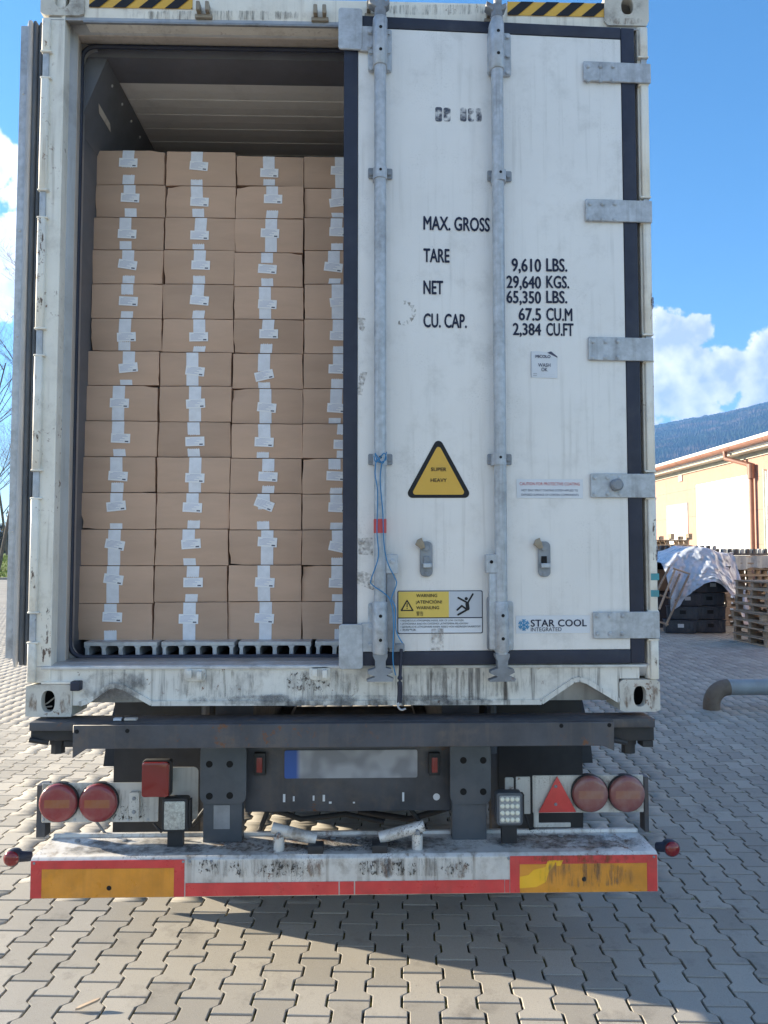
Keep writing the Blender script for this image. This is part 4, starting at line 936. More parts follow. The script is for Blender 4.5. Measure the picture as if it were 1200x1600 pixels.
# red tape on the left rod
xr = dp(594, 820, .045)[0]; z0, z1 = dp(594, 833, .045)[1], dp(594, 811, .045)[1]; m = MB(); m.tube([(xr, -.042, z0), (xr, -.042, z1)], .0245, 20, cap=False); dbuild(m, 'red_tape', M['redtape'], smooth=60)
# blue cord tied round the left rod guide, and the black strap below it
ctg = thing('blue_cord', 'thin blue cord tied round the left lock rod, its ends hanging down', 'cord', tuple(DOORM @ Vector((xr, -.08, dp(594, 1000, .08)[1]))))
def cord(pxs, off=.074):
    pts = []
    for x, y in pxs: p = dp(x, y, off); pts.append(Vector((p[0], -off, p[1])))
    out = []
    for i in range(len(pts) - 1):
        p0, p1, p2, p3 = pts[max(i - 1, 0)], pts[i], pts[i + 1], pts[min(i + 2, len(pts) - 1)]
        for k in range(6):
            t = k / 6; out.append(.5 * ((2 * p1) + (p2 - p0) * t + (2 * p0 - 5 * p1 + 4 * p2 - p3) * t * t + (3 * p1 - p0 - 3 * p2 + p3) * t ** 3))
    out.append(pts[-1]); return [DOORM @ p for p in out]
for nm, l in (('cord_end', [(588, 718), (586, 740), (590, 770), (589, 830), (591, 870), (580, 905), (582, 914), (604, 930), (612, 945), (615, 975), (614, 1030), (618, 1055)]), ('cord_end', [(597, 722), (594, 750), (598, 800), (600, 850), (606, 880), (618, 905), (619, 915), (612, 935), (618, 950), (619, 985), (629, 1005)]), ('knot', [(584, 712), (588, 722), (600, 708), (603, 718), (592, 722), (586, 708), (598, 724), (604, 706)])):
    m = MB(); m.tube(cord(l), .0022, 6); m.build(nm, M['cord'], ctg, smooth=60)
st = thing('strap', 'black strap with a small hook hanging from the door handle over the sill', 'strap', tuple(DOORM @ Vector((dp(624, 1105, .04)[0], -.04, dp(624, 1105, .04)[1]))))
m = MB(); pts = cord([(627, 1014), (626, 1038), (625, 1058), (624.5, 1066), (625, 1078), (624, 1098)], .045); m.tube(pts, [.006 if i < 12 else (.0045 if 14 < i < 18 else .0095) for i in range(len(pts))], 8); m.build('webbing', M['rubber'], st, smooth=60)
m = MB(); m.tube(cord([(624, 1096), (622, 1104), (627, 1109), (634, 1107)], .05), .004, 6); m.build('hook', M['galv'], st, smooth=60)

# ================================================================== TRAILER CHASSIS
ch = thing('trailer_chassis', 'dark grey container trailer chassis with white rear bumper and red lamps', 'trailer', (0, 3, 0))
YF = -.09                                             # front of the rear cross beam
zt_b = ZB - .008
def cb(m, name, mat, par=None, **k): return m.build(name, M[mat] if isinstance(mat, str) else mat, par or ch, **k)
a, b = at(114, 1133, YF), at(960, 1165, YF)
m = MB(); m.prism([(a.x, b.z - .034), (a.x, a.z), (b.x, a.z), (b.x, b.z - .02), (b.x - .045, b.z), (a.x + .05, b.z)], YF, YF + .012, 'y'); cb(m, 'rear_beam_face', 'chassis', bevel=.002, seg=1)
m = MB(); m.box(a.x + .01, b.x - .01, YF + .013, .075, b.z + .02, zt_b - .04); m.box(a.x, b.x, YF + .004, YF + .05, a.z + .001, zt_b - .004); cb(m, 'rear_beam', 'chassis', bevel=.004)
x0, x1 = at(50, 1128, -.03).x, at(1020, 1128, -.03).x
m = MB(); m.box(x0, x1, -.055, .07, zt_b - .034, zt_b - .002); cb(m, 'bolster_plate', 'chassis', bevel=.004)
for px, py in ((120, 1143), (199, 1142), (877, 1134), (952, 1133)):
    c = at(px, py, YF); h = MB(); h.lathe((c.x, YF - .0005, c.z), (0, -1, 0), [(0, .008), (.001, .008), (.0012, .001)], 12); cb(h, 'beam_hole', 'hole')
for px, s in ((88, -1), (984, 1)):                    # twist locks
    c = at(px, 1150, 0); m = MB(); m.box(c.x - .085, c.x + .085, -.03, .16, c.z - .012, zt_b - .034); t_ = cb(m, 'twist_lock', 'flap', bevel=.005)
    m = MB(); m.lathe((c.x, .02, c.z - .012), (0, 0, -1), [(0, .032), (.02, .032), (.02, .027), (.055, .027), (.057, .001)], 8); cb(m, 'lock_nut', 'flap', t_)
    m = MB(); m.tube([(c.x - .02, -.02, c.z - .02), (c.x - .085, -.04, c.z - .004)], .010, 8); m.box(c.x + .04, c.x + .08, -.03, .03, c.z - .035, c.z - .013); cb(m, 'lock_lever', 'flap', t_)
# bits lying on the beam: scraps of white plastic
for px, py, w in ((187, 1106, .02), (203, 1106.5, .028)):
    c = at(px, py, -.03); m = MB(); m.box(c.x - w, c.x + w, c.y - .012, c.y + .01, zt_b + .0005, zt_b + .008)
    o = m.build('plastic_scrap', M['vinyl'] if w < .025 else M['beige']); reg(o, ('scrap of white plastic' if w < .025 else 'scrap of tan plastic') + ' on the dark beam under the left sill arch', 'scrap', 'scraps on the beam')
# longitudinal beams, cross members, wheels
for s in (-1, 1):
    m = MB(); m.box(s * .40, s * .56, .31, 12, .98, 1.06); m.box(s * .47, s * .49, .31, 12, .66, .98); m.box(s * .40, s * .56, .31, 12, .62, .66); cb(m, 'main_beam', 'chassis')
for y in (1.1, 2.5, 3.9, 5.5, 7.5, 9.5, 11.5): m = MB(); m.box(-.78, .78, y, y + .09, .93, 1.05); cb(m, 'cross_member', 'chassis')
for y in (1.42, 2.75, 4.08):
    m = MB(); m.tube([(-1.0, y, .5), (1.0, y, .5)], .06, 12); cb(m, 'axle', 'chassis')
    for s in (-1, 1):
        m = MB(); m.lathe((s * 1.20, y, .5), (-s, 0, 0), [(0, .30), (.0, .42), (.03, .485), (.06, .5), (.32, .5), (.35, .485), (.38, .42), (.38, .30)], 40); w = cb(m, 'wheel', 'tyre', smooth=40)
        m = MB(); m.lathe((s * 1.19, y, .5), (-s, 0, 0), [(.02, .30), (.06, .28), (.10, .2), (.02, .12), (.0, .10), (-.005, .001)], 24); cb(m, 'rim', 'galvd', w, smooth=40)
    for s in (-1, 1):
        m = MB(); n = 14; pts = []
        for i in range(n + 1): t = R(15 + 150 * i / n); pts.append((y + .56 * math.cos(t), .5 + .56 * math.sin(t)))
        for i in range(n, -1, -1): t = R(15 + 150 * i / n); pts.append((y + .545 * math.cos(t), .5 + .545 * math.sin(t)))
        for i in range(n): m.prism([pts[i], pts[i + 1], pts[2 * n - i], pts[2 * n + 1 - i]], s * .80, s * 1.215, 'x')
        cb(m, 'mudguard', 'flap')
for s in (-1, 1):
    m = MB(); n = 8; yF = .852
    for i in range(n):                                 # slightly bowed flap
        xa_, xb2 = s * (1.155 - .42 * i / n), s * (1.155 - .42 * (i + 1) / n); oa, ob = .012 * math.sin(i / n * 3.14), .012 * math.sin((i + 1) / n * 3.14)
        m.poly([(xa_, yF - oa, .103), (xb2, yF - ob, .105), (xb2, yF - ob, .99), (xa_, yF - oa, .99)])
        m.poly([(xb2, yF + .012 - ob, .105), (xa_, yF + .012 - oa, .105), (xa_, yF + .012 - oa, .99), (xb2, yF + .012 - ob, .99)])
    cb(m, 'mudflap', 'flap')
    m = MB(); m.box(s * .70, s * .735, .86, .93, .25, 1.02); m.tube([(s * .69, .80, .72), (s * .69, .80, 1.02)], .03, 10); cb(m, 'flap_hanger', 'chassis')
# bumper
zb1, zb0 = at(540, 1336, 0).z, at(540, 1399.5, 0).z; bx0, bx1 = at(47, 1372, 0).x, at(1028, 1362, 0).x
m = MB(); m.prism([(0.012, zb1), (0, zb1 - .012), (0, zb0 + .004), (.004, zb0), (.20, zb0), (.225, zb0 + .01), (.225, zb1 + .012), (.215, zb1 + .012), (.212, zb1 - .001)], bx0, bx1, 'x'); bp_ = cb(m, 'bumper', 'bumper', bevel=.003)
m = MB(); m.box(bx0 + .04, bx1 - .04, .226, .232, zb1 - .02, at(150, 1301, .23).z); cb(m, 'bumper_upstand', 'bumper', bp_)
def brect(x0, y0, x1, y1, off, mat, name, par=None, top=0):
    a, b = at(x0, y0, -off), at(x1, y1, -off); m = MB(); m.box(a.x, b.x, -off - .0012, -off + .0005, a.z, b.z); return cb(m, name, mat, par or bp_)
ztop = zb1 - .010; zlow = zb0 + .004
def bz(x0, x1, z0, z1, off, mat, name): m = MB(); m.box(at(x0, 1370, -off).x, at(x1, 1370, -off).x, -off - .0012, -off + .0006, z0, z1); return cb(m, name, mat, bp_)
h = ztop - zlow
for (xa_, xb2, ia, ib) in ((48, 288, 65, 272), (797, 1027, 812, 1011)):
    bz(xa_, ia, zlow, ztop, .0012, 'redref', 'red_reflector'); bz(ib, xb2, zlow, ztop, .0012, 'redref', 'red_reflector'); bz(ia + .2, ib - .2, zlow + h * .78, ztop, .0012, 'redref', 'red_reflector'); bz(ia + .2, ib - .2, zlow, zlow + h * .775, .0012, 'orangeref', 'orange_reflector')
for (xa_, xb2) in ((290, 529), (531, 553), (555, 788), (789, 796)): bz(xa_, xb2, zlow + .001, zlow + h * .36, .0012, 'redref', 'red_reflective_strip')
# patches where the right reflector is still bright
def bright(pts, mat):
    m = MB(); m.poly([(at(x, y, -.0032).x, -.0032, at(x, y, -.0032).z) for x, y in pts]); cb(m, 'bright_patch', mat, bp_)
bright([(812, 1370), (826, 1367), (834, 1359), (852, 1355), (856, 1345), (870, 1344), (866, 1352), (857, 1364), (853, 1378), (838, 1386), (812, 1388)], 'bright'); bright([(868, 1345), (880, 1344), (876, 1353), (870, 1353)], 'bright')
for px, py in ((170, 1388), (913, 1374)): 
    m = MB(); c = at(px, py, -.004); m.lathe((c.x, -.0015, c.z), (0, -1, 0), [(0, .010), (.003, .008), (.004, .001)], 10); cb(m, 'rivet', 'hole', bp_)
for px in (53, 286, 296, 330, 795, 1022):
    m = MB(); c = at(px, 1344, -.004); m.lathe((c.x, -.0005, zb1 - .018), (0, -1, 0), [(0, .006), (.003, .005), (.004, .001)], 8); cb(m, 'rivet', 'galvd', bp_)
for px in (115, 190, 275, 520, 560, 800, 880): m = MB(); c = at(px, 1320, .13); m.lathe((c.x, .17, zb1 - .001), (0, 0, 1), [(0, .012), (.006, .011), (.007, .001)], 8); cb(m, 'bolt', 'galvd', bp_)
def fq(x0, y0, x1, y1, Y): return [at(x0, y1, Y), at(x1, y1, Y), at(x1, y0, Y), at(x0, y0, Y)]
for k, (mt_, r4) in enumerate((('specks', (300, 1340, 345, 1366)), ('specks', (345, 1342, 385, 1372)), ('specks', (395, 1342, 480, 1372)), ('specks', (550, 1340, 610, 1372)), ('specks', (600, 1342, 665, 1372)), ('specks', (680, 1342, 745, 1370)), ('ruststain', (475, 1336, 512, 1376)), ('ruststain', (578, 1334, 622, 1376)), ('ruststain', (690, 1345, 740, 1376)), ('grime', (290, 1338, 520, 1376)), ('grime', (520, 1336, 796, 1374)),
                               ('grime', (812, 1342, 1012, 1392)), ('grime', (900, 1340, 980, 1392)), ('ruststain', (800, 1334, 1026, 1350)))): stain('stain', mt_, fq(*r4, -.0034 - .0003 * k), bp_)
for k, (mt_, xa_, xb2) in enumerate((('film', 60, 420), ('film', 400, 760), ('film', 740, 1020), ('ruststain', 300, 560), ('specks', 480, 640), ('ruststain', 760, 1020))):
    zz = zb1 + .0006 + .0003 * k; a, b = at(xa_, 1330, .1).x, at(xb2, 1330, .1).x; stain('dirt_shade_film', mt_, [(a, .014, zz), (b, .014, zz), (b, .21, zz), (a, .21, zz)], bp_)  # darkens the bumper top: dirt, plus its shade put into the colour
for k, r4 in enumerate(((66, 1224, 247, 1284), (120, 1255, 250, 1286), (832, 1212, 1006, 1269), (890, 1214, 1008, 1268))): stain('stain', ('grime', 'specks', 'grime', 'specks')[k], fq(*r4, .1985 - .0003 * k), ch)
# folding handles on the bumper
for (xa_, ya, xb2, yb, px_, pt, pb_) in ((425, 1293, 494, 1311, 436, 1306, 1328), (663, 1290, 593, 1309, 652, 1302, 1324)):
    Yh = .06; p, q = at(xa_, ya, Yh), at(xb2, yb, Yh); m = MB(); m.tube([p, p.lerp(q, .25), p.lerp(q, .6), q], [.021, .0215, .0225, .022], 14); o = cb(m, 'support_foot', 'bumper', smooth=50)
    c = at(px_, pt, Yh); m = MB(); m.tube([(c.x, Yh, zb1 - .002), (c.x, Yh, c.z)], .022, 14); cb(m, 'foot_post', 'bumper', o, smooth=50)
    m = MB(); m.lathe((c.x, Yh - .02, c.z + .012), (0, -1, 0), [(0, .010), (.01, .009), (.011, .001)], 8); cb(m, 'pivot_bolt', 'galvd', o)
    m = MB(); e = at(xb2, 1322, Yh); m.box(e.x - .03, e.x + .03, .012, .07, zb1 - .001, zb1 + .03); cb(m, 'foot_rest', 'flap', o, bevel=.004)
# bolt plates
YP = .13
for (x0, x1, y0, y1, holes) in ((313, 384, 1163, 1317, ((327, 1194), (359, 1194), (327, 1244), (359, 1243))), (703, 768, 1160, 1313, ((724, 1188), (755, 1188), (724, 1237), (755, 1237)))):
    a, b = at(x0, y0, YP), at(x1, y1, YP); zz = at(x0, 1257, YP).z; w = b.x - a.x; m = MB()
    m.prism(rrect(a.x, b.x, zz, a.z, .03, 4), YP, YP + .014, 'y'); o = cb(m, 'bolt_plate', 'chassis2', bevel=.003)
    m = MB(); m.box(a.x + w * .06, b.x - w * .10, YP + .015, YP + .08, zb1 - .004, 1.0); cb(m, 'post', 'chassis2', o, bevel=.004)
    for hx, hz in holes:
        c = at(hx, hz, YP); h_ = MB(); h_.lathe((c.x, YP - .0005, c.z), (0, -1, 0), [(0, .0135), (.001, .0135), (.0012, .001)], 14); cb(h_, 'plate_hole', 'hole', o)
a, b = at(333, 1260, YP), at(358, 1297, YP); m = MB(); m.box(a.x, b.x, YP + .012, YP + .0148, b.z, a.z); cb(m, 'post_label', 'galvd')
# number plate carrier
YC = .20
a, b = at(384, 1160, YC), at(706, 1266, YC); m = MB(); m.box(a.x, b.x, YC, YC + .01, b.z, .97); cr_ = cb(m, 'plate_carrier', 'chassis', bevel=.002)
def plate_mat():
    mt, N, L, B = nodes('number plate'); tc = N.new('ShaderNodeTexCoord'); sp = N.new('ShaderNodeSeparateXYZ'); L.new(tc.outputs['Object'], sp.inputs[0])
    mr = N.new('ShaderNodeMapRange'); mr.inputs[1].default_value = -.225; mr.inputs[2].default_value = -.205; L.new(sp.outputs[0], mr.inputs[0])
    nz = N.new('ShaderNodeTexNoise'); nz.inputs['Scale'].default_value = 11; nz.inputs['Detail'].default_value = 1; L.new(tc.outputs['Object'], nz.inputs[0])
    m2 = N.new('ShaderNodeMapRange'); m2.inputs[1].default_value = .42; m2.inputs[2].default_value = .6; L.new(nz.outputs['Fac'], m2.inputs[0])
    c1 = N.new('ShaderNodeMix'); c1.data_type = 'RGBA'; L.new(m2.outputs[0], c1.inputs['Factor']); c1.inputs['A'].default_value = (.22, .235, .27, 1); c1.inputs['B'].default_value = (.36, .38, .43, 1)
    c2 = N.new('ShaderNodeMix'); c2.data_type = 'RGBA'; L.new(mr.outputs[0], c2.inputs['Factor']); c2.inputs['A'].default_value = (.03, .10, .38, 1); L.new(c1.outputs['Result'], c2.inputs['B'])
    L.new(c2.outputs['Result'], B.inputs['Base Color']); B.inputs['Roughness'].default_value = .4; return mt
M['nplate'] = plate_mat()
a, b = at(445, 1172, YC), at(652, 1214, YC); c = ((a.x + b.x) / 2, YC - .006, (a.z + b.z) / 2); m = MB(); m.prism(rrect(a.x, b.x, b.z, a.z, .008, 3), YC - .008, YC - .002, 'y'); cb(m, 'number_plate', 'nplate', cr_, loc=c)
for px in (407, 678):
    a, b = at(px - 9, 1174, YC), at(px + 9, 1209, YC); m = MB(); m.box(a.x, b.x, YC - .03, YC - .001, b.z, a.z); o = cb(m, 'plate_lamp', 'flap', cr_, bevel=.006)
    m = MB(); d_ = 1; m.box((a.x + b.x) / 2 - .012, (a.x + b.x) / 2 + .012, YC - .036, YC - .0305, b.z + .014, a.z - .016); cb(m, 'lamp_lens', 'ball', cr_, bevel=.004)
for (px, py, w, hh) in ((444, 1247, .008, .016), (459, 1248, .006, .010), (490, 1247, .006, .010), (506, 1247, .008, .013), (516, 1254, .009, .004), (553, 1254, .007, .003), (630, 1245, .007, .018)):
    c = at(px, py, YC - .001); m = MB(); m.box(c.x - w * .6, c.x + w * .6, YC - .0025, YC - .0008, c.z - hh, c.z + hh); cb(m, 'hole_light_strip', 'vinyl', cr_)  # pale strips painted for the light showing through holes in the carrier
c = at(682, 1245, YC); m = MB(); m.lathe((c.x, YC - .0005, c.z), (0, -1, 0), [(0, .014), (.001, .014), (.0012, .001)], 16); cb(m, 'round_label', 'vinyl', cr_)
# lamp boards
YL = .20
def board(x0, y0, x1, y1, off=0.0, name='lamp_board', r_=.004, mat='panelwhite'):
    Y = YL - off; a, b = at(x0, y0, Y), at(x1, y1, Y); m = MB(); m.prism(rrect(a.x, b.x, b.z, a.z, r_, 4), Y, Y + .006, 'y'); return cb(m, name, mat, bevel=.0015, seg=1)
lb = board(66, 1224, 247, 1284); board(258, 1199, 309, 1281, .012, 'lamp_bracket', .02, 'panelwhite')
rb = board(832, 1212, 1006, 1269); board(834, 1269.5, 842, 1293); board(834, 1286, 892, 1292.5, -.001, 'board_strip')
board(806, 1214, 829, 1272, -.012, 'lamp_bracket', .004); board(789, 1215, 803, 1262, -.02, 'lamp_bracket', .006)
m = MB(); a, b = at(61, 1225, YL + .03), at(72, 1330, YL + .03); m.box(a.x, b.x, YL + .012, YL + .07, zb1, a.z); cb(m, 'board_arm', 'chassis'); m = MB(); a, b = at(1004, 1212, YL + .03), at(1012, 1310, YL + .03); m.box(a.x, b.x, YL + .012, YL + .07, zb1, a.z); cb(m, 'board_arm', 'chassis')
m = MB(); p, q = at(150, 1283, YL + .03), at(166, 1304, YL + .03); m.tube([p, q], .005, 6); cb(m, 'board_stay', 'galvd')
for px in (68, 88, 117, 145, 172, 200, 231): 
    c = at(px, 1281, YL); m = MB(); m.lathe((c.x, YL, c.z), (0, -1, 0), [(0, .006), (.003, .005), (.004, .001)], 8); cb(m, 'screw', 'galv', lb)
def lamp(px, py, rpx, mat, par):
    Y = YL; c = at(px, py, Y); r_ = rpx * (Y - CAM.y) / FPX; m = MB(); m.lathe((c.x, Y, c.z), (0, -1, 0), [(-.02, r_ * .98), (.012, r_ * 1.03), (.016, r_ * .99)], 40); o = cb(m, 'tail_lamp', 'flap', smooth=40)
    m = MB(); m.lathe((c.x, Y - .0165, c.z), (0, -1, 0), [(0, r_ * .985), (.010, r_ * .965), (.015, r_ * .90), (.018, r_ * .7), (.020, r_ * .4), (.0205, .001)], 40); cb(m, 'lens', mat, o, loc=(c.x, Y - .02, c.z), smooth=60)
lamp(94, 1252, 29, 'lens', lb); lamp(156, 1252, 29, 'lens', lb); lamp(920, 1238, 28, 'lensold', rb); lamp(977, 1238, 28, 'lensold', rb)
# square lamp standing proud, its bracket and the hasp
Y = .10; a, b = at(222, 1188, Y), at(267, 1245, Y); m = MB(); m.prism(rrect(a.x, b.x, b.z, a.z, .014, 4), Y, Y + .03, 'y'); o = cb(m, 'square_lamp', 'flap', bevel=.004); m = MB(); m.prism(rrect(a.x + .004, b.x - .004, b.z + .004, a.z - .004, .012, 4), Y - .022, Y - .0005, 'y'); cb(m, 'lens', 'ball', o, bevel=.008)
m = MB(); m.box(a.x + .02, b.x - .02, Y + .031, YL - .014, b.z + .03, a.z - .03); cb(m, 'lamp_neck', 'flap', o)
a, b = at(203, 1237, YL - .01), at(218, 1275, YL - .01); m = MB(); m.prism(rrect(a.x, b.x, b.z, a.z, .006), YL - .02, YL - .001, 'y'); o = cb(m, 'hasp', 'panelwhite', bevel=.003)
for q in (.2, .75): m = MB(); m.lathe(((a.x + b.x) / 2, YL - .0205, b.z + (a.z - b.z) * q), (0, -1, 0), [(0, .008), (.004, .007), (.005, .001)], 8); cb(m, 'screw', 'galvd', o)
# work lamps
def worklamp(x0, y0, x1, y1, led):
    Y = .09; a, b = at(x0, y0, Y), at(x1, y1, Y); m = MB(); m.prism(rrect(a.x, b.x, b.z, a.z, .012, 4), Y, Y + .05, 'y'); o = cb(m, 'work_lamp', 'flap' if not led else 'chassis2', bevel=.004)
    m = MB(); m.prism(rrect(a.x + .010, b.x - .010, b.z + .010, a.z - .010, .006, 4), Y - .004, Y - .0005, 'y'); cb(m, 'glass', 'workglass' if not led else 'greyp', o, bevel=.002)
    if led:
        for i in range(4):
            for j in range(4):
                c = (a.x + .022 + (b.x - a.x - .044) * i / 3, Y - .0045, b.z + .024 + (a.z - b.z - .048) * j / 3); m = MB(); m.lathe(c, (0, -1, 0), [(0, .0095), (.003, .0085), (.005, .005), (.0055, .001)], 12); cb(m, 'led', 'led', o, smooth=60)
    m = MB(); xm = (a.x + b.x) / 2; m.box(xm - .03, xm + .03, Y + .01, Y + .04, zb1, b.z - .002); cb(m, 'lamp_foot', 'flap', o)
    for k in range(5): m = MB(); m.box(b.x + .001, b.x + .008, Y + .008 + k * .008, Y + .012 + k * .008, b.z + .01, a.z - .01); cb(m, 'cooling_fin', 'flap', o)
worklamp(253, 1248, 293, 1300, False); worklamp(776, 1239, 817, 1290, True)
# triangular reflector
Y = YL - .006; tri = [at(870, 1212, Y), at(841, 1269, Y), at(900, 1268, Y)]; m = MB(); m.prism([(p.x, p.z) for p in tri], Y - .008, Y - .0005, 'y'); o = cb(m, 'triangle_reflector', 'redref', bevel=.003)
for px, py in ((868.5, 1229), (868.5, 1257)): c = at(px, py, Y - .01); m = MB(); m.lathe((c.x, Y - .0078, c.z), (0, -1, 0), [(0, .007), (.003, .006), (.004, .001)], 10); cb(m, 'screw', 'galvd', o)
# outline marker lamps on rubber arms
for (px, py, ax, ay) in ((17, 1342, 48, 1338), (1051, 1327, 1027, 1323)):
    Y = .05; c = at(px, py, Y); e = at(ax, ay, Y + .05); m = MB(); m.tube([e, e.lerp(c, .5) + Vector((0, 0, .004)), c + Vector((0, .035, 0))], [.018, .020, .026], 12); o = cb(m, 'marker_lamp', 'rubber', smooth=50)
    m = MB(); m.lathe((c.x, Y + .035, c.z), (0, -1, 0), [(-.02, .022), (0, .030), (.03, .032), (.033, .030)], 20); cb(m, 'lamp_housing', 'rubber', o, smooth=50)
    m = MB(); m.lathe((c.x, Y + .0015, c.z), (0, -1, 0), [(0, .029), (.006, .027), (.012, .018), (.014, .001)], 20); cb(m, 'lens', 'ball', o, smooth=60)
for (l, r_) in (([(420, 1262, .35), (470, 1280, .36), (540, 1272, .4), (600, 1284, .36)], .012), ([(300, 1290, .30), (322, 1262, .32), (318, 1225, .3)], .009), ([(560, 1268, .5), (640, 1280, .45), (700, 1262, .4)], .014), ([(240, 1286, .22), (252, 1300, .2), (262, 1290, .2)], .005), ([(820, 1270, .22), (828, 1296, .21), (850, 1288, .21)], .005)):
    m = MB(); m.tube([at(*q) for q in l], r_, 8); cb(m, 'cable', 'flap', smooth=60)
# hoses under the beam
for k, (xs, xe) in enumerate(((640, 690), (420, 392))):
    p, q = at(xs, 1262, .3), at(xe, 1310, .28); m = MB(); m.tube([p, p.lerp(q, .5) + Vector((0, 0, -.03)), q], .010, 8); cb(m, 'air_hose', 'flap')

# ================================================================== unseen lorries added ahead of the trailer to shade the yard
def wheels(t, spots):
    for x, y in spots:
        sg = 1 if x > 0 else -1; m = MB(); m.lathe((x, y, .5), (-sg, 0, 0), [(0, .30), (0, .42), (.03, .485), (.06, .5), (.28, .5), (.31, .485), (.34, .42), (.34, .3)], 32); w = m.build('wheel', M['tyre'], t, smooth=40)
        m = MB(); m.lathe((x - sg * .01, y, .5), (-sg, 0, 0), [(.02, .30), (.08, .26), (.02, .12), (-.005, .001)], 20); m.build('rim', M['galvd'], w, smooth=40)
tu = thing('tractor_unit', 'unseen white lorry tractor coupled to the far end of the container trailer', 'lorry', (0, 14, 0))
m = MB(); m.prism([(13.0, .95), (13.0, 3.55), (13.35, 3.95), (14.6, 3.75), (15.15, 2.7), (15.35, 1.9), (15.4, .45), (14.9, .45), (14.8, .95)], -1.24, 1.24, 'x'); m.build('cab', M['door'], tu, bevel=.05, seg=3)
m = MB(); m.poly([(-1.1, 15.16, 2.74), (1.1, 15.16, 2.74), (1.14, 15.37, 1.94), (-1.14, 15.37, 1.94)]); m.build('windscreen', M['hole'], tu)
for sg in (-1, 1):
    m = MB(); m.poly([(sg * 1.243, 14.1, 2.0), (sg * 1.243, 15.1, 2.0), (sg * 1.243, 14.85, 2.65), (sg * 1.243, 14.1, 2.65)]); m.build('side_window', M['hole'], tu)
    m = MB(); m.box(sg * 1.3, sg * 1.42, 15.1, 15.2, 2.0, 2.6); m.build('mirror', M['plastic'], tu, bevel=.03)
m = MB(); m.box(-.45, .45, 9.6, 14.9, .55, .92); m.build('frame', M['chassis'], tu)
wheels(tu, [(-1.22, 14.2), (1.22, 14.2), (-1.22, 10.6), (1.22, 10.6)])
bt = thing('shade_lorry', 'unseen lorry with a plain white box body, added to shade the yard', 'lorry', (0, 20, 0))  # added out of sight behind the container to cast shade on the crates
m = MB(); m.box(-1.26, 1.26, 16.0, 23.4, 1.05, 4.0); m.build('box_body', M['door'], bt, bevel=.03)
for x in (-.62, .62): m = MB(); m.box(x - .6, x + .6, 15.97, 15.998, 1.15, 3.9); m.build('rear_door', M['door'], bt, bevel=.008)
m = MB(); m.prism([(23.7, .6), (23.7, 3.0), (25.0, 2.9), (25.5, 1.8), (25.55, .45), (24.9, .45)], -1.22, 1.22, 'x'); m.build('cab', M['door'], bt, bevel=.05, seg=3)
m = MB(); m.box(-.45, .45, 16.2, 25, .6, 1.02); m.build('frame', M['chassis'], bt)
m = MB(); m.box(-1.2, 1.2, 16.02, 16.12, .45, .6); m.build('bumper', M['bumper'], bt)
wheels(bt, [(-1.22, 24.6), (1.22, 24.6), (-1.22, 18.2), (1.22, 18.2), (-1.22, 19.5), (1.22, 19.5)])

# ================================================================== CARTONS IN THE CONTAINER
rowy = [[234, 288, 339, 390, 443, 497, 548, 602, 657.5, 713.5, 769.5, 827, 884, 943, 1002], [236, 290, 339.5, 390, 443.5, 498, 550, 603, 659, 714, 770, 826.5, 884, 941, 1001],
        [243.5, 290, 341, 394, 447.5, 498.5, 552, 607, 662, 716, 771, 828, 883, 940, 1000], [244.5, 294, 340, 391, 443.5, 498.5, 552.5, 607, 662, 716, 772, 828, 883.5, 940, 999.5]]
colx_rows = [260, 310, 365, 415, 470, 520, 575, 630, 685, 740, 797, 855, 913, 972]
c1 = [148, 149, 146, 144, 142.5, 142.5, 137, 132, 130.5, 128, 127.5, 126, 122, 121]; w1 = [109, 108.5, 109.5, 110, 110.5, 110, 111, 113.5, 114, 114, 115, 115, 117, 116.5]
c2 = [260, 260, 258, 256, 254.5, 254.5, 250, 249, 247.5, 245.5, 245, 243, 241.5, 240.5]; w2 = [108, 107.5, 109, 109.5, 109.5, 109.5, 111, 112, 112.5, 113, 112.5, 113, 113, 114.5]
c3 = [370, 368, 366.5, 366, 366, 365.5, 364, 363, 362, 360, 359, 358.5, 357, 356.5]; w3 = [104, 106, 106.5, 107, 107.5, 108, 108.5, 110, 110.5, 111, 111.5, 112, 113.5, 114.5]
c4 = [475.5, 476, 476, 475.5, 475.5, 475.5, 474.5, 473.5, 473, 472.5, 472.5, 472, 472, 472]; w4 = [106, 107, 107, 107.5, 108, 108, 109, 110, 110.5, 111, 112, 112.5, 113.5, 114.5]
lab = [[(201, 255), (204, 310), (199, 366), (200, 414), (201, 471), (198, 527), (201, 575), (187, 630), (189, 685), (185, 744), (182, 791), (180, 851), (178, 905), (176, 964)],
       [(311, 260), (312, 316), (312, 368), (314, 415), (312, 470), (311, 527), (305, 580), (306, 631), (305, 690), (305, 747), (301, 793), (299, 850), (302, 910), (295, 967)],
       [(421, 271), (427, 312), (422, 365), (418, 421), (418, 476), (420, 522), (413, 587), (417, 637), (413, 691), (419, 745), (413, 788), (418, 847), (414, 910), (413, 966)],
       [(531, 268), (529, 317), (529, 363), (521, 418), (530, 472), (530, 525), (528, 577), (526, 638), (536, 695), (525, 744), (528, 793), (529, 855), (529, 911), (530, 967)]]
rot = [[2, 3, 1, 8, 2, -3, -5, 1, 1, 3, -6, 9, 7, 3], [5, 2, 2, 2, 4, -2, 7, -4, -2, 1, 2, -4, 1, 2], [2, 2, 2, 3, 3, 1, -14, 6, 3, 2, 20, 3, 2, 4], [2, -8, 1, 7, -8, 1, 2, 3, 3, 2, 3, 12, 3, 1]]
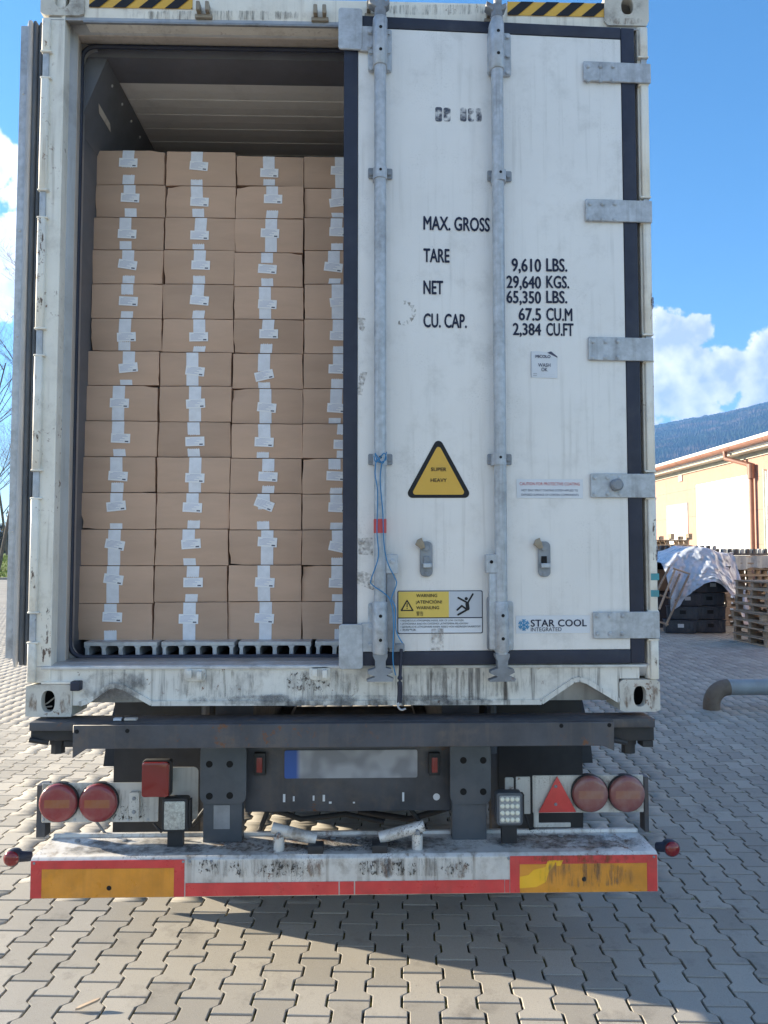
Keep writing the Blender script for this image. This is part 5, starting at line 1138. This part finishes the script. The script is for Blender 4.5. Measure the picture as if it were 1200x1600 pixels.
ordn = ['topmost', 'second from the top', 'third from the top', 'fourth from the top', 'fifth from the top', 'sixth from the top', 'seventh from the top', 'seventh from the bottom', 'sixth from the bottom', 'fifth from the bottom', 'fourth from the bottom', 'third from the bottom', 'second from the bottom', 'lowest']
cols = ['in the stack beside the left container wall', 'in the second stack from the left', 'in the third stack from the left', 'in the stack half hidden by the closed door']
rb_ = random.Random(21)
BW = .3180
def front_y(w_px, px, py):                            # depth at which a box BW wide spans w_px pixels
    lo, hi = .1, 1.2
    for _ in range(30):
        mid = (lo + hi) / 2
        if (at(px + w_px, py, mid).x - at(px, py, mid).x) < BW: lo = mid
        else: hi = mid
    return lo
def carton(c, r):
    py = colx_rows[r]; cxs = (c1, c2, c3, c4)[c]; ws = (w1, w2, w3, w4)[c]
    ysm = front_y(np.interp(r, [0, 13], [w1[0] + 1, w1[13] + 1]), 148, py)   # the stack leans back towards the top
    Y = ysm + rb_.uniform(-.006, .008) + (.012 if c in (2, 3) and r < 1 else 0)
    pl, pr_ = at(cxs[r], py, Y), at(cxs[r] + ws[r], py, Y); x0, x1 = pl.x, pr_.x
    z1, z0 = at(cxs[r], rowy[c][r], Y).z - .0008, at(cxs[r], rowy[c][r + 1], Y).z + .0008
    t = thing('cardboard_box', 'brown cardboard box, ' + ordn[r] + ' ' + cols[c], 'box', ((x0 + x1) / 2, Y + .2, z0), group='cardboard boxes stacked in the container')
    bm = bmesh.new(); nx, nz = 8, 5; D = .42; grid = []
    bulge = rb_.uniform(.001, .005); dent = rb_.choice([0, 0, 1]); dcx, dcz = rb_.choice([-1, 1]), rb_.choice([-1, 1]); sk = rb_.gauss(0, .0018); yw = rb_.gauss(0, .004); crease = rb_.random() < .14; us = [0, .06, .2, .35, .5, .65, .8, .935, 1]
    for j in range(nz + 1):
        row = []
        for i in range(nx + 1):
            u, v = us[i], j / nz; y = Y + yw * (u - .5) - bulge * math.sin(math.pi * u) * math.sin(math.pi * v)
            x = x0 + (x1 - x0) * u; z = z0 + (z1 - z0) * v
            edge = min(u, 1 - u) * 4
            if j in (0, nz): z += (-1 if j else 1) * .0012 * abs(math.sin(u * 7 + r)) ; y += .0015
            if i in (0, nx): y += .002; x += rb_.gauss(0, .0008) + (sk if i else -sk) * (v - .5)
            if crease and u > .93: y += .0045
            if dent and (u - .5) * dcx > .42 and (v - .5) * dcz > .28: y += .008; z += -dcz * .004; x += -dcx * .003
            row.append(bm.verts.new((x, y, z)))
        grid.append(row)
    for j in range(nz):
        for i in range(nx): bm.faces.new((grid[j][i], grid[j][i + 1], grid[j + 1][i + 1], grid[j + 1][i]))
    per = [grid[0][i] for i in range(nx + 1)] + [grid[j][nx] for j in range(1, nz + 1)] + [grid[nz][i] for i in range(nx - 1, -1, -1)] + [grid[j][0] for j in range(nz - 1, 0, -1)]
    back = [bm.verts.new((v.co.x, Y + D, v.co.z)) for v in per]; mid = [bm.verts.new((v.co.x, v.co.y + .004, v.co.z)) for v in per]
    for A in (per,):
        for i in range(len(A)):
            j = (i + 1) % len(A); bm.faces.new((A[j], A[i], back[i], back[j]))
    bm.verts.ensure_lookup_table(); bmesh.ops.delete(bm, geom=mid, context='VERTS'); bm.faces.new(list(reversed(back))); bmesh.ops.recalc_face_normals(bm, faces=bm.faces)
    me = bpy.data.meshes.new('carton'); bm.to_mesh(me); bm.free(); me.materials.append(M['box']); me.polygons.foreach_set('use_smooth', [True] * len(me.polygons)); me.set_sharp_from_angle(angle=R(40)); link('carton', me, t)
    lx, lz = lab[c][r]; pL = at(lx, lz, Y); f = Y - bulge - .0012
    def onf(x, z): u, v = (x - x0) / (x1 - x0), (z - z0) / (z1 - z0); return Y + yw * (u - .5) - bulge * math.sin(math.pi * min(max(u, 0), 1)) * math.sin(math.pi * min(max(v, 0), 1))
    # tape over the top and bottom edges
    tx = pL.x + rb_.uniform(-.006, .004) - .002; tw = .0265; H = z1 - z0
    tops = rb_.choice([.3, .36, .42, .5]); bots = rb_.choice([.16, .2, .22, .26])
    if r == 13: bots = .27
    def tape(za, zb, jag, dx):
        m = MB(); n = 6; sl = rb_.gauss(0, .002); lo, hi = min(za, zb), max(za, zb); L_ = [lo + (hi - lo) * k / n for k in range(n + 1)]
        for k in range(n):
            q0, q1 = L_[k], L_[k + 1]; s0, s1 = sl * (q0 - lo) / (hi - lo), sl * (q1 - lo) / (hi - lo)
            m.poly([(tx + dx - tw + s0, onf(tx, q0) - .0012, q0), (tx + dx + tw + s0, onf(tx, q0) - .0012, q0), (tx + dx + tw + s1, onf(tx, q1) - .0012, q1), (tx + dx - tw + s1, onf(tx, q1) - .0012, q1)])
        if jag:                                        # torn, saw-toothed end
            zz = lo if jag < 0 else hi; s0 = 0 if jag < 0 else sl; kk = 6
            for k in range(kk):
                xa_ = tx + dx - tw + s0 + 2 * tw * k / kk; xb2 = xa_ + 2 * tw / kk; m.poly([(xa_, onf(tx, zz) - .0012, zz), (xb2, onf(tx, zz) - .0012, zz), ((xa_ + xb2) / 2, onf(tx, zz) - .0012, zz + jag * rb_.uniform(.002, .005))])
        m.build('tape', M['tape'], t)
    dxa = rb_.uniform(-.006, .006); dxb = rb_.uniform(-.006, .006)
    if rb_.random() < .33: tape(z0 + .001, z1 - .001, 0, dxa)
    else: tape(z1 - H * tops, z1 - .0012, -1, dxa); tape(z0 + .001, z0 + H * bots, 1 if rb_.random() < .7 else 0, dxb)
    # paper label with its print
    a = R(-rot[c][r] + rb_.uniform(-1, 1)); ca, sa = math.cos(a), math.sin(a); hw, hh = .0415, .0205; m = MB()
    def q(x0_, x1_, z0_, z1_, lift, mi): m.poly([(pL.x + x * ca - z * sa, onf(pL.x, pL.z) - lift, pL.z + x * sa + z * ca) for x, z in ((x0_, z0_), (x1_, z0_), (x1_, z1_), (x0_, z1_))], mi)
    q(-hw, hw, -hh, hh, .0026, 0)
    for k, (xa_, xb2) in enumerate(((-.022, .024), (-.035, .03), (-.036, .008), (-.036, .018), (-.036, -.002), (-.036, .012))): q(xa_, xb2, .0135 - k * .0052, .0155 - k * .0052, .0030, 1)
    q(.019, .034, -.016, -.0105, .0030, 2); m.build('paper_label', [M['paper'], M['ink'], M['ink2']], t)
for c in range(4):
    for r in range(14): carton(c, r)

# ================================================================== YARD: pallets, crates, tarpaulin, pipe
def copy_tree(root, loc, rz, label):
    o = root.copy(); COL.objects.link(o); o.location = loc; o.rotation_euler = (0, 0, rz); o['label'] = label
    for chd in root.children:
        k = chd.copy(); COL.objects.link(k); k.parent = o
    return o
def make_pallet(label):
    t = thing('wooden_pallet', label, 'pallet', group='wooden pallets in the yard')
    def pc_(name, *b): m = MB(); m.box(*b); m.build(name, M['wood'], t, local=True)
    for x in (-.345, -.165, 0, .165, .345): w = .0725 if abs(x) > .3 or x == 0 else .05; pc_('deck_board', x - w, x + w, -.6, .6, .122, .144)
    for y in (-.545, 0, .545): pc_('cross_board', -.4, .4, y - .05, y + .05, .100, .1215)
    for x in (-.345, 0, .345):
        for y in (-.545, 0, .545): pc_('block', x - .05, x + .05, y - .05, y + .05, .0225, .0995)
        pc_('bottom_board', x - .05, x + .05, -.6, .6, 0, .022)
    return t
posn = ['lowest', 'second', 'third', 'fourth', 'fifth', 'sixth', 'seventh', 'topmost']
rq = random.Random(6)
P0 = make_pallet('lowest pallet in the near stack at the right edge of the photo'); P0.location = (7.62, 11.2, 0); P0.rotation_euler = (0, 0, R(1))
for k in range(1, 8):
    copy_tree(P0, (7.62 + rq.uniform(-.09, .07), 11.2 + rq.uniform(-.12, .12), k * .1455), R(rq.uniform(-3, 3)), (posn[k] + ' pallet' + ('' if k == 7 else ' from the ground') + ' in the near stack at the right edge of the photo'))
n2 = ['lowest', 'second', 'third', 'fourth', 'fifth', 'sixth', 'seventh', 'eighth', 'ninth', 'tenth', 'topmost']
for k in range(11):
    copy_tree(P0, (8.95 + rq.uniform(-.04, .04), 14.9 + rq.uniform(-.04, .04), k * .1455), R(90 + rq.uniform(-1.5, 1.5)), n2[k] + ' pallet' + ('' if k == 10 else ' from the ground') + ' in the stack under the grey sheet')
# grey sheet over that stack, with upturned plastic pallets on it
m = MB(); nx = 24; zt2 = 11 * .1455 + .01
for i in range(nx):
    a0, a1 = 8.2 + 1.5 * i / nx, 8.2 + 1.5 * (i + 1) / nx
    def dr(x, k): return 14.44 - .015 * math.sin(x * 9) - k * .02 * math.sin(x * 23)
    def bz_(x): return zt2 - .30 + .03 * math.sin(x * 5) + .015 * math.sin(x * 17)
    m.poly([(a0, dr(a0, 1), bz_(a0)), (a1, dr(a1, 1), bz_(a1)), (a1, dr(a1, 0), zt2), (a0, dr(a0, 0), zt2)]); m.poly([(a0, dr(a0, 0), zt2), (a1, dr(a1, 0), zt2), (a1, 15.4, zt2 + .004), (a0, 15.4, zt2 + .004)])
reg(m.build('grey_sheet', M['greyp'], smooth=60), 'grey sheet hanging over the top of the pallet stack', 'sheet')
def plastic_pallet(x, y, z, rz, label, light):
    t = thing('plastic_pallet', label, 'pallet', (x, y, z), rz, 'upturned plastic pallets'); m = MB(); m.box(-.6, .6, -.4, .4, 0, .045); m.build('deck', M['plastic'], t, local=True, bevel=.006)
    for i in range(9):
        for j in range(3):
            m = MB(); xx = -.55 + i * .1375; hh = .1; m.prism([(xx - .035, .0455), (xx - .028, hh + .05), (xx + .028, hh + .05), (xx + .035, .0455)], -.38 + j * .33, -.30 + j * .33, 'y'); m.build('foot', M['greyp'] if (i + j + light) % 3 == 0 else M['plastic'], t, local=True)
plastic_pallet(8.9, 14.85, zt2 + .012, 0, 'upturned black plastic pallet on the grey sheet', 0)
plastic_pallet(7.62, 14.95, 1.70, 0, 'upturned black plastic pallet beside the white tarpaulin, left of the grey sheet', 1)
# crates under it
def make_crate(label, sz=(.6, .4, .28)):
    t = thing('plastic_crate', label, 'crate', group='dark plastic crates'); w, d, h = sz; m = MB()
    m.box(-w / 2, w / 2, -d / 2, d / 2, .012, h - .03); m.build('crate_body', M['plastic2'], t, local=True, bevel=.008)
    m = MB(); m.box(-w / 2 - .012, w / 2 + .012, -d / 2 - .012, d / 2 + .012, h - .0295, h - .002); m.build('rim', M['plastic2'], t, local=True, bevel=.005)
    for k in range(7): m = MB(); x = -w / 2 + .04 + k * (w - .08) / 6; m.box(x - .006, x + .006, -d / 2 - .008, -d / 2 - .0003, .02, h - .032); m.build('rib', M['plastic2'], t, local=True)
    m = MB(); m.box(-.06, .06, -d / 2 - .010, -d / 2 - .0085, h * .45, h * .72); m.build('grip_label', M['vinyl2'] if 'label' in label else M['hole'], t, local=True)
    return t
crn = ['lowest', 'second lowest', 'middle', 'second highest', 'highest']
C0 = make_crate('lowest dark crate with a pale label in the left column under the tarpaulin'); C0.location = (6.72, 13.15, 0); C0.rotation_euler = (0, 0, R(-14))
C1 = make_crate('lowest dark crate in the right column under the tarpaulin'); C1.location = (7.36, 13.22, 0); C1.rotation_euler = (0, 0, R(-8))
for k in range(1, 5):
    src = C0 if k in (2, 4) else C1
    copy_tree(src, (6.70 + k * .085, 13.17 + rq.uniform(-.03, .03), k * .281), R(-12 + rq.uniform(-9, 9)), crn[k] + ' dark crate in the left column under the tarpaulin')
    src = C0 if k in (3,) else C1
    copy_tree(src, (7.34 + k * .03 + rq.uniform(-.03, .02), 13.24 + rq.uniform(-.03, .03), k * .281), R(-8 + rq.uniform(-4, 4)), crn[k] + ' dark crate in the right column under the tarpaulin')
# stack that carries the second plastic pallet
for k in range(11):
    copy_tree(P0, (7.75 + rq.uniform(-.03, .03), 15.0 + rq.uniform(-.03, .03), k * .1455), R(90 + rq.uniform(-1.5, 1.5)), n2[k] + ' pallet' + ('' if k == 10 else ' from the ground') + ' in the stack behind the white tarpaulin')
# white tarpaulin thrown over the crates
def tarp():
    m = MB(); nu, nv_ = 70, 60; g_ = []
    def crumple(u, v):                                 # sharp creases: ridged noise
        return sum(a * (1 - 2 * abs(mnoise.noise((u * f, v * f * .8, f)))) for f, a in ((4, .5), (8, .3), (17, .2)))
    for i in range(nu + 1):
        row = []
        for j in range(nv_ + 1):
            u, v = i / nu, j / nv_; x = 6.36 + 1.55 * u; n = mnoise.noise((u * 3.1, v * 2.6, 1.3)); cr = crumple(u, v) - .4
            top = 1.58 + .24 * math.sin(min(1, u * 1.2) * 2.4) ** 2 - .5 * max(0, .2 - u)
            drop = .92 + .12 * math.sin(u * 5 + 2.6) + .16 * n + (.5 if u > .88 else 0)
            if v < .34: y = 14.35 - (v / .34) * 1.15; z = top - .03 * (v / .34) + .05 * cr
            else:
                t = (v - .34) / .66; y = 13.2 - .42 * min(1, t * 1.5) ** .7 - .12 * t + .17 * cr + .14 * n; z = top - .03 - drop * t ** 1.1 + .04 * cr
            row.append((x + .05 * cr * v + (.10 * v if u > .88 else 0), y, z))
        g_.append(row)
    for i in range(nu):
        for j in range(nv_): m.poly([g_[i][j], g_[i + 1][j], g_[i + 1][j + 1], g_[i][j + 1]])
    me = bpy.data.meshes.new('tarpaulin'); me.from_pydata(m.v, [], m.f); bm = bmesh.new(); bm.from_mesh(me); bmesh.ops.remove_doubles(bm, verts=bm.verts, dist=1e-4); bm.to_mesh(me); bm.free()
    me.polygons.foreach_set('use_smooth', [True] * len(me.polygons)); me.materials.append(paint('tarpaulin', (.44, .48, .55), .3, var=.14, dirt=.35, bump=.5, bscale=16)); reg(link('tarpaulin', me), 'crumpled white plastic tarpaulin thrown over the dark crates', 'tarpaulin')
tarp()
# grey-lidded bin behind, red box inside, far pallet on top of a stack
t = thing('storage_bin', 'dark open-fronted bin with a grey lid beside the container edge', 'bin', (6.7, 14.6, 0))
m = MB(); m.box(6.2, 7.15, 14.2, 14.24, 0, .8); m.box(6.2, 6.24, 14.25, 15.1, 0, 1.5); m.box(7.11, 7.15, 14.25, 15.1, 0, 1.5); m.box(6.2, 7.15, 15.06, 15.1, 0, 1.5); m.build('bin_body', M['plastic'], t)
m = MB(); m.box(6.16, 7.19, 14.14, 15.14, 1.505, 1.62); m.build('lid', M['greyp'], t, bevel=.012)
m = MB(); m.box(6.5, 7.0, 14.3, 14.9, .82, 1.3); o = m.build('red_box', M['elbow'], bevel=.01); reg(o, 'dull red box inside the dark grey-lidded bin', 'box')
for k in range(14):
    copy_tree(P0, (8.55 + rq.uniform(-.04, .04), 18.6 + rq.uniform(-.03, .03), k * .1455), R(90 + rq.uniform(-2, 2)), ['lowest', 'second', 'third', 'fourth', 'fifth', 'sixth', 'seventh', 'eighth', 'ninth', 'tenth', 'eleventh', 'twelfth', 'thirteenth', 'topmost'][k] + ' pallet' + ('' if k == 13 else ' from the ground') + ' in the farthest stack against the warehouse wall')
for k, x in enumerate((7.98, 8.32, 8.62, 8.88, 9.12)):
    m = MB(); m.box(x - .05, x + .05, 18.1, 18.3, 14 * .1455 + .002, 14 * .1455 + (.17 if k % 2 == 0 else .10)); o = m.build('wooden_block', M['wood']); reg(o, ('leftmost', 'second', 'middle', 'fourth', 'rightmost')[k] + (' from the left' if k in (1, 3) else '') + ' of five wooden blocks on the farthest pallet stack', 'block', 'blocks on the farthest pallet stack')
# leaning wooden frame
t = thing('leaning_rack', 'weathered wooden rack frame leaning against the dark crates', 'frame', (6.3, 12.7, 0))
for (a, b) in (((1076, 899), (1040, 978)), ((1055, 889), (1030, 952)), ((1046, 886), (1026, 925)), ((1062, 897), (1046, 935))):
    p, q = at(*a, 12.75), at(*b, 12.55); m = MB(); m.tube([p, q], .022, 6); m.build('rail', M['wood'], t)
for (a, b) in (((1052, 888), (1078, 897)), ((1031, 930), (1056, 938)), ((1030, 972), (1044, 976))):
    p, q = at(*a, 12.73), at(*b, 12.73); m = MB(); m.tube([p, q], .02, 6); m.build('rung', M['wood'], t)
# low guard pipe
c = gnd(1112, 1108); t = thing('guard_pipe', 'low grey guard pipe with a rusty elbow going into the paving', 'guard rail', (c.x, c.y, 0))
zp = .235; r_ = .088; Rb = .185; dirp = Vector((1, .02, 0)); pts = [Vector((c.x, c.y, -.03)), Vector((c.x, c.y, zp - Rb))]
for i in range(1, 9): a = R(90 * i / 8); pts.append(Vector((c.x + Rb * (1 - math.cos(a)), c.y, zp - Rb + Rb * math.sin(a))))
m = MB(); m.tube(pts, r_, 20); m.build('elbow', M['elbow'], t, smooth=50)
e = pts[-1]; m = MB(); m.tube([e + Vector((-.01, 0, 0)), e + Vector((2.6, .03, 0))], r_ * .97, 20); m.build('pipe', M['pipe'], t, smooth=50)
m = MB(); m.tube([e + Vector((2.3, .03, 0)), e + Vector((2.3, .03, -.3))], r_ * .9, 16); m.build('pipe_leg', M['pipe'], t, smooth=50)
# wood chip in the foreground, tufts and crumbs in the joints
c = gnd(138, 1577); m = MB(); m.prism([(-.045, -.004), (-.03, -.010), (.03, -.006), (.042, .002), (.02, .009), (-.03, .006)], .012, .020, 'z'); me_v = [(c.x + x * .96 - y * .28, c.y + x * .28 + y * .96, z + x * .25 + .004) for x, y, z in m.v]; m.v = me_v
reg(m.build('wood_chip', M['wood']), 'pale wood chip lying on the paving at the lower left', 'wood chip')
tf = MB(); rk = random.Random(12)
for k in range(420):
    q = rk.choice(spots[::1]); 
    if q[1] > 3.5 or abs(q[0]) > 4.2: continue
    base = Vector((q[0], q[1], -.007)) + pc * (PL / 2) + pr * rk.uniform(-.07, .07)
    for b in range(rk.randint(2, 5)):
        a = rk.uniform(0, 6.28); h = rk.uniform(.006, .016); p = base + Vector((rk.gauss(0, .006), rk.gauss(0, .003), 0)); w = Vector((math.cos(a), math.sin(a), 0)) * .0022; tf.poly([p - w, p + w, p + Vector((rk.gauss(0, .006), rk.gauss(0, .006), h + .006))])
reg(tf.build('moss', M['grass']), 'moss and tiny grass tufts in the paving joints', 'moss', kind='stuff')

# ================================================================== AIR: haze round the whole scene, sky and clouds outside it
hb = MB(); hb.box(-3600, 3600, -300, 3600, -3, 560); hz = hb.build('haze', [])
mt = bpy.data.materials.new('haze air'); mt.use_nodes = True; nt = mt.node_tree; nt.nodes.clear(); ou = nt.nodes.new('ShaderNodeOutputMaterial'); pvn = nt.nodes.new('ShaderNodeVolumePrincipled')
pvn.inputs['Color'].default_value = (.20, .46, 1.0, 1); pvn.inputs['Density'].default_value = .00027; pvn.inputs['Anisotropy'].default_value = .2; nt.links.new(pvn.outputs[0], ou.inputs['Volume'])
hz.data.materials.clear(); hz.data.materials.append(mt); reg(hz, 'thin blue haze in the air over the yard and hill', 'haze', kind='stuff')
